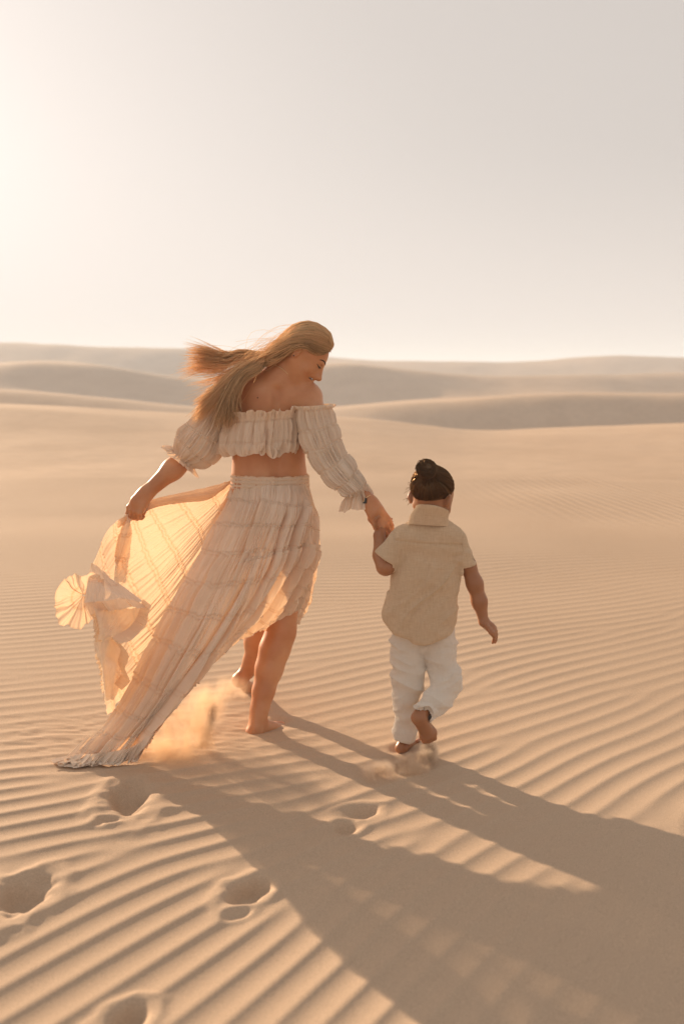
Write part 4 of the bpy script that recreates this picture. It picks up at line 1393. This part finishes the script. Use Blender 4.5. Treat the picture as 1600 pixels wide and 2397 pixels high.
def build_child():
    S = Sculpt(.0028); fy = (0, 1, 0)
    O, f, s, u = HCF; A = [f, s, u]
    S.ell(hc(-.004, 0, .040), (.086, .0735, .076), A, .02)
    S.ell(hc(.04, 0, .02), (.052, .060, .060), A, .03)
    S.cone(hc(.045, 0, -.005), hc(.05, 0, -.045), .048, .038, .03)
    S.ell(hc(.060, 0, -.072), (.018, .018, .014), A, .02)
    for q in (1, -1):
        S.ell(hc(.052, .036 * q, -.025), (.028, .028, .028), A, .02)
        S.cone(hc(.0, .042 * q, -.03), hc(.055, .012 * q, -.070), .019, .015, .03)
        S.ell(hc(.001, .074 * q, -.003), (.014, .010, .0255), A, .006)
        S.ell(hc(-.010, .080 * q, -.001), (.005, .007, .018), A, .004)
        S.ell(hc(.086, .022 * q, .022), (.009, .014, .006), A, .010)
        S.ell(hc(.093, .026 * q, .008), (.010, .012, .009), A, .008, sub=True)
        S.ell(hc(.078, .026 * q, .008), (.012, .014, .010), A, .005)
    S.cone(hc(.092, 0, .010), hc(.103, 0, -.022), .007, .0095, .008)
    S.ell(hc(.088, 0, -.042), (.010, .017, .004), A, .006); S.ell(hc(.084, 0, -.051), (.010, .014, .005), A, .006)
    S.cone(P(1003, 1232, 3.665), hc(-.004, 0, -.03), .036, .036, .025)
    S.cone(P(985, 1275, 3.665), P(985, 1370, 3.665), .088, .080, .05, fy, 1.6)
    S.cone(P(985, 1370, 3.665), P(986, 1480, 3.665), .080, .085, .05, fy, 1.6)
    S.cone(P(950, 1262, 3.665), P(1056, 1264, 3.665), .026, .026, .03)
    # left arm folded up to the woman's hand
    S.chain([P(941, 1266, 3.66), P(903, 1324, 3.628)], [.028, .0315], .02)
    S.chain([P(901, 1327, 3.625), P(892, 1300, 3.65), P(887, 1256, 3.685)], [.0315, .029, .0215], .02)
    hand(S, P(887, 1256, 3.686), P(897, 1228, 3.725), (-.80, .15, -.35), .040, .0066, [(35, 30, 20)] * 4, [P(886, 1247, 3.685), P(880, 1231, 3.673), P(878.5, 1217, 3.667), P(884, 1210.5, 3.664), P(889, 1210.5, 3.664)], .046, .004, thick=1.3)
    S.cone(P(887, 1252, 3.688), P(893, 1236, 3.705), .019, .020, .012)
    # right arm
    S.chain([P(1064, 1268, 3.66), P(1094, 1322, 3.652), P(1110, 1366, 3.642), P(1121, 1408, 3.635), P(1131, 1452, 3.625)], [.028, .028, .0290, .0270, .0180], .02)
    S.cone(P(1131, 1455, 3.625), P(1146, 1468, 3.622), .0175, .020, .012)
    hand(S, P(1131, 1456, 3.625), P(1157, 1476, 3.618), (.58, -.42, .70), .049, .0068, [(42, 22, 12), (38, 20, 12), (36, 20, 12), (34, 20, 12)], [P(1138, 1466, 3.60), P(1148, 1480, 3.595), P(1156, 1491, 3.597)], .048, .004, thick=1.25)
    # legs
    S.chain([P(955, 1500, 3.67), P(954, 1600, 3.655), P(946, 1680, 3.63), P(946, 1737, 3.62)], [.052, .036, .027, .0225], .02)
    S.cone(P(946, 1737, 3.62), P(939, 1749, 3.60), .0225, .0215, .015)
    S.ell(P(940, 1752, 3.602), (.024, .024, .017), k=.012)
    S.cone(P(941, 1753, 3.61), P(963, 1744, 3.675), .018, .014, .012)
    S.cone(P(948, 1742, 3.63), P(966, 1739, 3.69), .017, .012, .012)
    for i in range(5):
        S.cone(P(961 + i * 3.8, 1741 - i * 1.4, 3.685), P(965 + i * 4, 1738 - i * 1.8, 3.715 - i * .003), .0068, .0060, .004)
    S.chain([P(1022, 1500, 3.67), P(1045, 1606, 3.615)], [.048, .038], .02)
    S.chain([P(1045, 1606, 3.615), P(1018, 1645, 3.55), P(987, 1668, 3.492)], [.038, .031, .022], .02)
    fn = np.array((-.35, -.85, .25))
    S.cone(P(985, 1668, 3.490), P(978, 1679, 3.475), .022, .0235, .012)
    S.cone(P(979, 1682, 3.472), P(999, 1716, 3.492), .0235, .027, .015, fn, 1.5)
    S.cone(P(986, 1683, 3.49), P(1007, 1712, 3.515), .018, .020, .015)
    S.cone(P(994, 1722, 3.49), P(1010, 1716, 3.498), .020, .020, .012, fn, 1.4)
    for i, (tx, ty, r) in enumerate([(1016, 1728, .0098), (1009, 1733, .0078), (1003, 1736, .0074), (997, 1737, .0070), (991, 1737, .0066)]):
        S.cone(P(tx - 6, ty - 12, 3.493), P(tx, ty, 3.490), r * 1.05, r, .004)
    link('body', S.mesh('body', 1), [SKIN_C], CHILD)

    # shirt
    T = Sculpt(.0034)
    T.cone(P(952, 1260, 3.66), P(1052, 1262, 3.66), .048, .047, .03)
    T.cone(P(987, 1242, 3.658), P(1022, 1243, 3.658), .050, .048, .04)
    T.cone(P(1003, 1285, 3.66), P(996, 1357, 3.66), .108, .114, .04, fy, 1.42)
    T.cone(P(996, 1357, 3.66), P(982, 1436, 3.66), .114, .126, .04, fy, 1.38)
    T.cone(P(982, 1436, 3.66), P(979, 1540, 3.66), .128, .140, .03, fy, 1.42)
    for (hx, hy, nx, nz) in ((923, 1483, -.62, -.78), (985, 1506, -.04, -1.0), (1044, 1490, .50, -.86)):
        T.cut(P(hx, hy, 3.60), (nx, 0, nz), k=.022, box=(BX(850, 1640, 3.4), BX(1110, 1380, 3.9)))
    T.cone(P(940, 1262, 3.655), P(894, 1318, 3.63), .043, .050, .02)
    T.cut(P(900, 1309, 3.64), (-.60, -.10, -.80), box=(BX(840, 1390, 3.5), BX(917, 1275, 3.8)))
    T.cone(P(1062, 1264, 3.655), P(1092, 1332, 3.648), .043, .041, .018)
    T.cut(P(1093, 1323, 3.65), (.20, 0, -.98), box=(BX(1079, 1400, 3.5), BX(1135, 1300, 3.8)))
    T.cone(P(896, 1318, 3.632), P(908, 1299, 3.64), .042, .034, .003, sub=True)
    T.cone(P(1093, 1340, 3.648), P(1089, 1306, 3.65), .0365, .028, .003, sub=True)
    ya = P(923, 1266, 3.6)[2]; yb = P(1083, 1276, 3.6)[2]; xa = P(923, 1266, 3.6)[0]; xb = P(1083, 1276, 3.6)[0]

    def fold(V, N):
        x, y, z = V[:, 0], V[:, 1], V[:, 2]
        a = x * .80 + z * .60; b = -x * .60 + z * .80           # long creases from the right shoulder to the left hem
        low = smoothstep(P(0, 1275, 3.6)[2], P(0, 1340, 3.6)[2], z)
        w = vn3(b * 16 + 2.2 * vnoise(a * 5, b * 5, 600), a * 3.2, y * 5, 601)
        d = .0085 * (1 - np.abs(w) * 2.3) * low - .002 * low
        w2 = vn3((x * .35 + z) * 26, x * 7, y * 9, 606)
        d += .0026 * (1 - np.abs(w2) * 2)
        d += .0018 * vn3(x * 45, z * 45, y * 45, 603)
        # crumple at the right armpit and sleeve
        px = np.hypot(x - P(1077, 1300, 3.62)[0], z - P(1077, 1300, 3.62)[2])
        d += .0018 * np.exp(-(px / .05) ** 2) * np.sin((x * .3 + z) * 200 + 3 * vnoise(x * 20, z * 20, 604))
        zs = ya + (yb - ya) * (x - xa) / (xb - xa)
        back = (N[:, 1] < .2) & (x > xa) & (x < xb)
        d -= .0045 * np.exp(-((z - zs) / .0036) ** 2) * back
        d += .0018 * (z > zs) * back
        # armhole seams
        for (qx, qy, qx2, qy2) in ((918, 1228, 928, 1292), (1086, 1240, 1080, 1302)):
            p1 = P(qx, qy, 3.6); p2 = P(qx2, qy2, 3.6)
            t = np.clip((z - p1[2]) / (p2[2] - p1[2]), 0, 1); xs_ = p1[0] + (p2[0] - p1[0]) * t
            d -= .0035 * np.exp(-((x - xs_) / .0034) ** 2) * (N[:, 1] < .2) * (z < p1[2]) * (z > p2[2])
        return d
    sh = link('shirt', T.mesh('shirt', 2, fold), [LINEN], CHILD)
    # collar: a stand with the leaf folded down over it
    rings = [(P(1003, 1231, 3.644), np.array((.078, .010, -.006)), np.array((-.008, .060, -.012))),
             (P(1004, 1210, 3.632), np.array((.070, .010, -.010)), np.array((-.008, .056, -.014))),
             (P(1010, 1197, 3.620), np.array((.064, .010, -.013)), np.array((-.006, .056, -.020))),
             (P(1011, 1192, 3.618), np.array((.061, .010, -.014)), np.array((-.006, .054, -.020))),
             (P(1010, 1199, 3.620), np.array((.060, .010, -.013)), np.array((-.006, .052, -.018))),
             (P(1006, 1226, 3.645), np.array((.050, .010, -.010)), np.array((-.006, .048, -.014)))]
    X, _ = loft(rings, 120, 36, lambda U, S: (.0016 * pn(U, 9, 620) + .0018 * pn(U, 20, 621) * (1 - S), 0 * U, .003 * pn(U, 5, 622)))
    emit('collar', X, LINEN, sh, True)

    # trousers
    Q = Sculpt(.0034)
    Q.cone(P(950, 1488, 3.665), P(1030, 1488, 3.665), .058, .058, .03)
    Q.cone(P(952, 1520, 3.665), P(954, 1592, 3.655), .058, .0615, .03)
    Q.chain([P(954, 1592, 3.655), P(947, 1640, 3.64), P(946, 1722, 3.622)], [.0605, .044, .0385], .02)
    Q.cone(P(946, 1710, 3.622), P(946, 1730, 3.62), .0400, .0405, .004)
    Q.cut(P(946, 1728, 3.62), (0, 0, -1), box=(BX(895, 1800, 3.57), BX(990, 1712, 3.8)))
    Q.cone(P(946, 1736, 3.62), P(946, 1716, 3.62), .034, .032, .002, sub=True)
    Q.cone(P(1028, 1518, 3.665), P(1046, 1600, 3.615), .060, .0575, .03)
    Q.chain([P(1046, 1603, 3.612), P(1020, 1645, 3.555), P(985, 1672, 3.49)], [.056, .046, .042], .02)
    ax = P(985, 1672, 3.49) - P(1020, 1645, 3.555); ax /= np.linalg.norm(ax)
    c0 = P(988, 1670, 3.495)
    Q.cone(c0 - ax * .020, c0 + ax * .004, .0415, .0435, .003)
    Q.cut(c0, ax, box=(BX(930, 1740, 3.30), BX(1030, 1625, 3.565)))
    Q.cone(c0 + ax * .01, c0 - ax * .030, .037, .034, .002, sub=True)

    def tf(V, N):
        x, y, z = V[:, 0], V[:, 1], V[:, 2]
        w = vn3((z + .4 * x) * 22, x * 9, y * 9, 640)
        d = .0090 * (1 - np.abs(w) * 2.2) - .002
        w2 = vn3((z - .5 * x) * 40, x * 16, y * 16, 644)
        d += .0030 * (1 - np.abs(w2) * 2)
        d += .0012 * vn3(x * 90, z * 90, y * 90, 643)
        # pocket edge and seams at the back right
        p0 = P(1003, 1507, 3.6); p1 = P(1059, 1556, 3.6)
        inx = (x > p0[0]) & (x < p1[0]) & (z < p0[2]) & (z > p1[2]) & (N[:, 1] < 0)
        e = np.minimum(np.minimum(np.abs(x - p0[0]), np.abs(x - p1[0])), np.minimum(np.abs(z - p0[2]), np.abs(z - p1[2])))
        d -= .0020 * np.exp(-(e / .0025) ** 2) * (N[:, 1] < 0) * ((x > p0[0] - .004) & (x < p1[0] + .004) & (z < p0[2] + .004) & (z > p1[2] - .004))
        d += .0012 * inx
        xc = P(982, 1530, 3.6)[0]; d -= .004 * np.exp(-((x - xc) / .004) ** 2) * (z > P(0, 1545, 3.6)[2]) * (N[:, 1] < .2)
        for yy in (1712,):
            zz = P(946, yy, 3.6)[2]; d += .0018 * (z < zz) * (x < P(985, yy, 3.6)[0])
        return d
    link('trousers', Q.mesh('trousers', 2, tf), [COTTON], CHILD)

    # ---- hair: strands combed up from the hairline into a bun
    g = np.random.default_rng(12)
    cen = hc(-.006, 0, .042); rad3 = np.array((.089, .0765, .079))
    M = np.array(A)
    bun = P(998, 1098, 3.555)
    root_b = M @ (P(1003, 1112, 3.56) - cen); root_b = root_b / rad3; root_b /= np.linalg.norm(root_b)
    K = 14; N = 2600
    ang = g.uniform(-math.pi, math.pi, N)                     # round the hairline
    # hairline direction in head frame (f, s, u)
    cf, sf = np.cos(ang), np.sin(ang)
    lowu = np.where(cf < 0, -1.75 + 1.45 * np.abs(sf) ** 3, -.1 + .40 * cf)
    spread0 = g.random(N) ** 1.5 * .9
    d0 = np.stack([cf, sf, lowu], -1); d0 /= np.linalg.norm(d0, axis=1)[:, None]
    om = np.arccos(np.clip(d0 @ root_b, -1, .9999))
    t = spread0[:, None] + (1 - spread0[:, None]) * np.linspace(0, 1, K)[None]
    pts = (np.sin((1 - t) * om[:, None])[..., None] * d0[:, None] + np.sin(t * om[:, None])[..., None] * root_b) / np.sin(om)[:, None, None]
    pts /= np.linalg.norm(pts, axis=2)[..., None]
    lift = 1.0 + .022 * np.sin(t * math.pi) + g.normal(0, .008, (N, 1)) + .018 * vnoise(ang * 9, ang * 0 + .5, 650)[:, None] * np.sin(t * math.pi)
    pts = pts * lift[..., None] * rad3
    W = pts @ M + cen
    W += g.normal(0, .0007, W.shape)
    streak = np.clip(.45 + .8 * vnoise(ang * 9, ang * 0 + .5, 651), 0, 1)
    hr = tubes('hair', W, np.full((N, K), .0011), np.clip(streak + g.normal(0, .2, N), 0, 1), HAIR_C, CHILD)
    # roots
    B = Sculpt(.0032)
    B.ell(cen, rad3 * .988, A, .01)
    B.cut(hc(.035, 0, .015), f * .75 - u * .66, box=(O - .2, O + .2))
    B.cut(hc(-.045, 0, -.046), -u - f * .35, box=(O - .2, O + .2))
    me = B.mesh('hair_roots', 1); at = me.attributes.new('tone', 'FLOAT', 'POINT'); at.data.foreach_set('value', np.full(len(me.vertices), .12, np.float32))
    link('hair_roots', me, [HAIR_C], hr)
    # bun: coiled hanks
    nb = 900; Kb = 22
    R0 = .026
    ph0 = g.uniform(0, 2 * math.pi, nb); hank = g.integers(0, 5, nb)
    tt = np.linspace(0, 1, Kb)[None]
    ax_b = np.array((.25, -.75, .55)); ax_b /= np.linalg.norm(ax_b)
    e1 = np.cross(ax_b, (0, 0, 1)); e1 /= np.linalg.norm(e1); e2 = np.cross(ax_b, e1)
    th = ph0[:, None] + tt * 3.4
    tube = (hank * 1.256)[:, None] + tt * 2.2 + g.normal(0, .28, (nb, 1))
    rt = .0180 * (.72 + .28 * g.random((nb, 1))); rr = .0175 + rt * np.cos(tube)
    Wb = bun + e1 * (rr * np.cos(th))[..., None] + e2 * (rr * np.sin(th))[..., None] + ax_b * (rt * 1.15 * np.sin(tube))[..., None]
    Wb = bun + (Wb - bun) * (1 + .10 * np.sin(hank * 2.4)[:, None, None] + .06 * g.normal(0, 1, (nb, 1, 1)))
    Wb += g.normal(0, .0007, Wb.shape)
    tubes('hair_bun', Wb, np.full((nb, Kb), .0011), np.clip(.15 + .9 * ((hank % 2)) * g.random(nb) + .3 * g.random(nb), 0, 1), HAIR_C, CHILD)
    C = Sculpt(.003); C.ell(bun, (.027, .020, .025), k=.01)
    me = C.mesh('bun_core', 1); at = me.attributes.new('tone', 'FLOAT', 'POINT'); at.data.foreach_set('value', np.full(len(me.vertices), .1, np.float32))
    link('bun_core', me, [HAIR_C], CHILD)
    # flyaways, with a lighter tone painted in so the wisps look lit
    fl = []
    for i in range(230):
        if i < 22:
            p = hc(.03 + .02 * g.random(), .075, .0 + .05 * g.random()); o = np.array((-.022 - .030 * g.random(), .01 * g.normal(), .014 * g.normal() + .002))
            tq = np.linspace(0, 1, 12)[:, None]
            fl.append(p + o * tq + np.array((.3, 0, 1)) * .024 * np.sin(tq * 3 * g.random() + g.random() * 3) * tq)
        else:
            j = g.integers(0, N); q = W[j, 7]; nn = (q - cen) / np.linalg.norm(q - cen)
            tq = np.linspace(0, 1, 12)[:, None]; d = (W[j, 12] - W[j, 5])
            fl.append(q + d * tq + nn * (.004 + .014 * g.random()) * np.sin(tq * math.pi * .8) + np.array((-.008, 0, .003)) * tq)
    tubes('flyaway_hair', np.array(fl), np.full((len(fl), 12), .00065), .9 + 0 * np.arange(len(fl)), HAIR_C, CHILD)
    tag(COL.objects[-1], kind='stuff')


build_child()
# ------------------------------------------------------------------ kicked-up sand
def dust(name, label, puffs, dens, seed, stretch, col=(.97, .77, .55, 1)):
    """puffs: (centre, radii, strength)"""
    C = np.array([p[0] for p in puffs]); Rr = np.array([p[1] for p in puffs])
    lo = (C - Rr).min(0) - .01; hi = (C + Rr).max(0) + .01
    lo[2] = max(lo[2], .004)
    V = [(x, y, z) for z in (lo[2], hi[2]) for y in (lo[1], hi[1]) for x in (lo[0], hi[0])]
    Q = [(0, 2, 3, 1), (4, 5, 7, 6), (0, 1, 5, 4), (2, 6, 7, 3), (0, 4, 6, 2), (1, 3, 7, 5)]
    m, nt, out = new_mat(name + '_grains'); L = nt.links.new
    tc = nd(nt, 'ShaderNodeTexCoord')
    total = None
    nz = nd(nt, 'ShaderNodeTexNoise'); nz.inputs['Scale'].default_value = 9; nz.inputs['Detail'].default_value = 5; nz.inputs['Roughness'].default_value = .62
    nz.inputs['Distortion'].default_value = .8
    mp = nd(nt, 'ShaderNodeMapping'); mp.inputs['Rotation'].default_value = (0, R(stretch), 0); mp.inputs['Scale'].default_value = (2.2, 1.4, .75)
    L(tc.outputs['Object'], mp.inputs['Vector']); L(mp.outputs[0], nz.inputs['Vector'])
    for c, r, s in puffs:
        a = nd(nt, 'ShaderNodeVectorMath', operation='SUBTRACT'); a.inputs[1].default_value = tuple(c)
        b = nd(nt, 'ShaderNodeVectorMath', operation='DIVIDE'); b.inputs[1].default_value = tuple(r)
        ln = nd(nt, 'ShaderNodeVectorMath', operation='LENGTH')
        L(tc.outputs['Object'], a.inputs[0]); L(a.outputs[0], b.inputs[0]); L(b.outputs[0], ln.inputs[0])
        mr = nd(nt, 'ShaderNodeMapRange', interpolation_type='SMOOTHSTEP')
        mr.inputs['From Min'].default_value = 1.0; mr.inputs['From Max'].default_value = .15; mr.inputs['To Min'].default_value = 0; mr.inputs['To Max'].default_value = s
        L(ln.outputs['Value'], mr.inputs['Value'])
        if total is None: total = mr.outputs[0]
        else:
            ad = nd(nt, 'ShaderNodeMath', operation='MAXIMUM'); L(total, ad.inputs[0]); L(mr.outputs[0], ad.inputs[1]); total = ad.outputs[0]
    nr = nd(nt, 'ShaderNodeMapRange'); nr.inputs['From Min'].default_value = .36; nr.inputs['From Max'].default_value = .62
    L(nz.outputs['Fac'], nr.inputs['Value'])
    mu = nd(nt, 'ShaderNodeMath', operation='MULTIPLY'); L(total, mu.inputs[0]); L(nr.outputs[0], mu.inputs[1])
    m2 = nd(nt, 'ShaderNodeMath', operation='MULTIPLY'); L(mu.outputs[0], m2.inputs[0]); m2.inputs[1].default_value = dens
    pv = nd(nt, 'ShaderNodeVolumePrincipled'); pv.inputs['Color'].default_value = col; pv.inputs['Anisotropy'].default_value = .45
    L(m2.outputs[0], pv.inputs['Density']); L(pv.outputs[0], out.inputs['Volume'])
    me = mesh_np(name, V, Q)
    o = link(name, me, [m], smooth=False)
    tag(o, label, 'dust', kind='stuff')
    return o


def spray(name, label, paths, n, seed):
    """flying grains: small four-faced crumbs along curved paths (points, spread start, spread end, share)"""
    g = np.random.default_rng(seed); P0 = []
    for pts, s0, s1, share in paths:
        k = int(n * share); t = g.random(k) ** .8
        c = cr_interp(np.array(pts)[None], t)[0]
        c = c + g.normal(0, 1, (k, 3)) * (s0 + (s1 - s0) * t)[:, None] * np.array((1, .8, .8))
        P0.append(c)
    c = np.concatenate(P0); c = c[c[:, 2] > .006]; k = len(c)
    r = .0005 + .0012 * g.random(k) ** 4
    T = np.array([(1, 1, 1), (1, -1, -1), (-1, 1, -1), (-1, -1, 1)]) * .6
    V = c[:, None] + T[None] * r[:, None, None] * (.7 + .6 * g.random((k, 4, 1)))
    f = np.array([(0, 1, 2), (0, 3, 1), (0, 2, 3), (1, 3, 2)])
    Q = (np.arange(k)[:, None, None] * 4 + f[None]).reshape(-1, 3)
    o = link(name, mesh_np(name, V.reshape(-1, 3), Q), [MAT_SAND], smooth=False)
    tag(o, label, 'sand', kind='stuff')


W_ = 0.0017
dust('dust_cloud', 'amber cloud of kicked up sand under the blowing skirt', [
    (P(400, 1765, 3.55), (.20, .16, .085), .8),
    (P(455, 1735, 3.60), (.10, .10, .16), 1.0),
    (P(420, 1700, 3.62), (.13, .12, .13), .45),
    (P(480, 1650, 3.75), (.12, .11, .11), .50),
    (P(535, 1610, 4.00), (.11, .13, .06), .30),
    (P(350, 1760, 3.54), (.12, .12, .10), .6),
    (P(570, 1615, 4.20), (.06, .08, .05), .5)], 34.0, 1, 30)
dust('dust_cloud', 'pale puff of sand kicked up behind the raised foot of the child', [
    (P(1003, 1760, 3.50), (.045, .06, .055), 1.5),
    (P(965, 1800, 3.42), (.085, .09, .065), .9),
    (P(985, 1785, 3.46), (.045, .06, .050), 1.6),
    (P(955, 1822, 3.38), (.040, .05, .050), 1.6),
    (P(935, 1855, 3.33), (.032, .05, .055), 1.7),
    (P(926, 1882, 3.30), (.022, .04, .035), 1.5),
    (P(890, 1815, 3.36), (.085, .09, .060), .7),
    (P(860, 1850, 3.30), (.075, .08, .035), .7)], 130.0, 2, 55, (.98, .86, .72, 1))
spray('sand_spray', 'curtain of sand grains thrown up beside the trailing hem', [
    ([P(500, 1650, 3.72), P(490, 1700, 3.66), P(470, 1760, 3.60), P(450, 1815, 3.55)], .008, .016, .50),
    ([P(560, 1608, 4.05), P(510, 1640, 3.80), P(450, 1690, 3.68), P(370, 1720, 3.6)], .022, .035, .25),
    ([P(450, 1790, 3.56), P(400, 1800, 3.54), P(350, 1790, 3.54)], .03, .03, .25)], 24000, 77)
spray('sand_spray', 'scatter of sand grains flying off the foot of the child', [
    ([P(1005, 1745, 3.5), P(1000, 1790, 3.44), P(960, 1830, 3.38), P(930, 1885, 3.30)], .010, .016, .55),
    ([P(1000, 1760, 3.48), P(930, 1800, 3.40), P(850, 1840, 3.32)], .014, .026, .45)], 15000, 78)
# ------------------------------------------------------------------ haze
def build_haze():
    x0, x1, y0, y1, z0, z1 = -2700, 2700, -2700, 2700, -12.0, 14.0
    V = [(x, y, z) for z in (z0, z1) for y in (y0, y1) for x in (x0, x1)]
    Q = [(0, 2, 3, 1), (4, 5, 7, 6), (0, 1, 5, 4), (2, 6, 7, 3), (0, 4, 6, 2), (1, 3, 7, 5)]
    m, nt, out = new_mat('dusty_air')
    pv = nd(nt, 'ShaderNodeVolumePrincipled')
    pv.inputs['Color'].default_value = (0.72, 0.85, 1.0, 1)
    pv.inputs['Density'].default_value = 0.0019
    pv.inputs['Anisotropy'].default_value = 0.12
    nt.links.new(pv.outputs[0], out.inputs['Volume'])
    o = link('haze', mesh_np('haze', V, Q), [m], smooth=False)
    tag(o, 'thin pale dusty air hanging over the dunes', kind='stuff')
    o.location = (0, 0, 0)


build_haze()
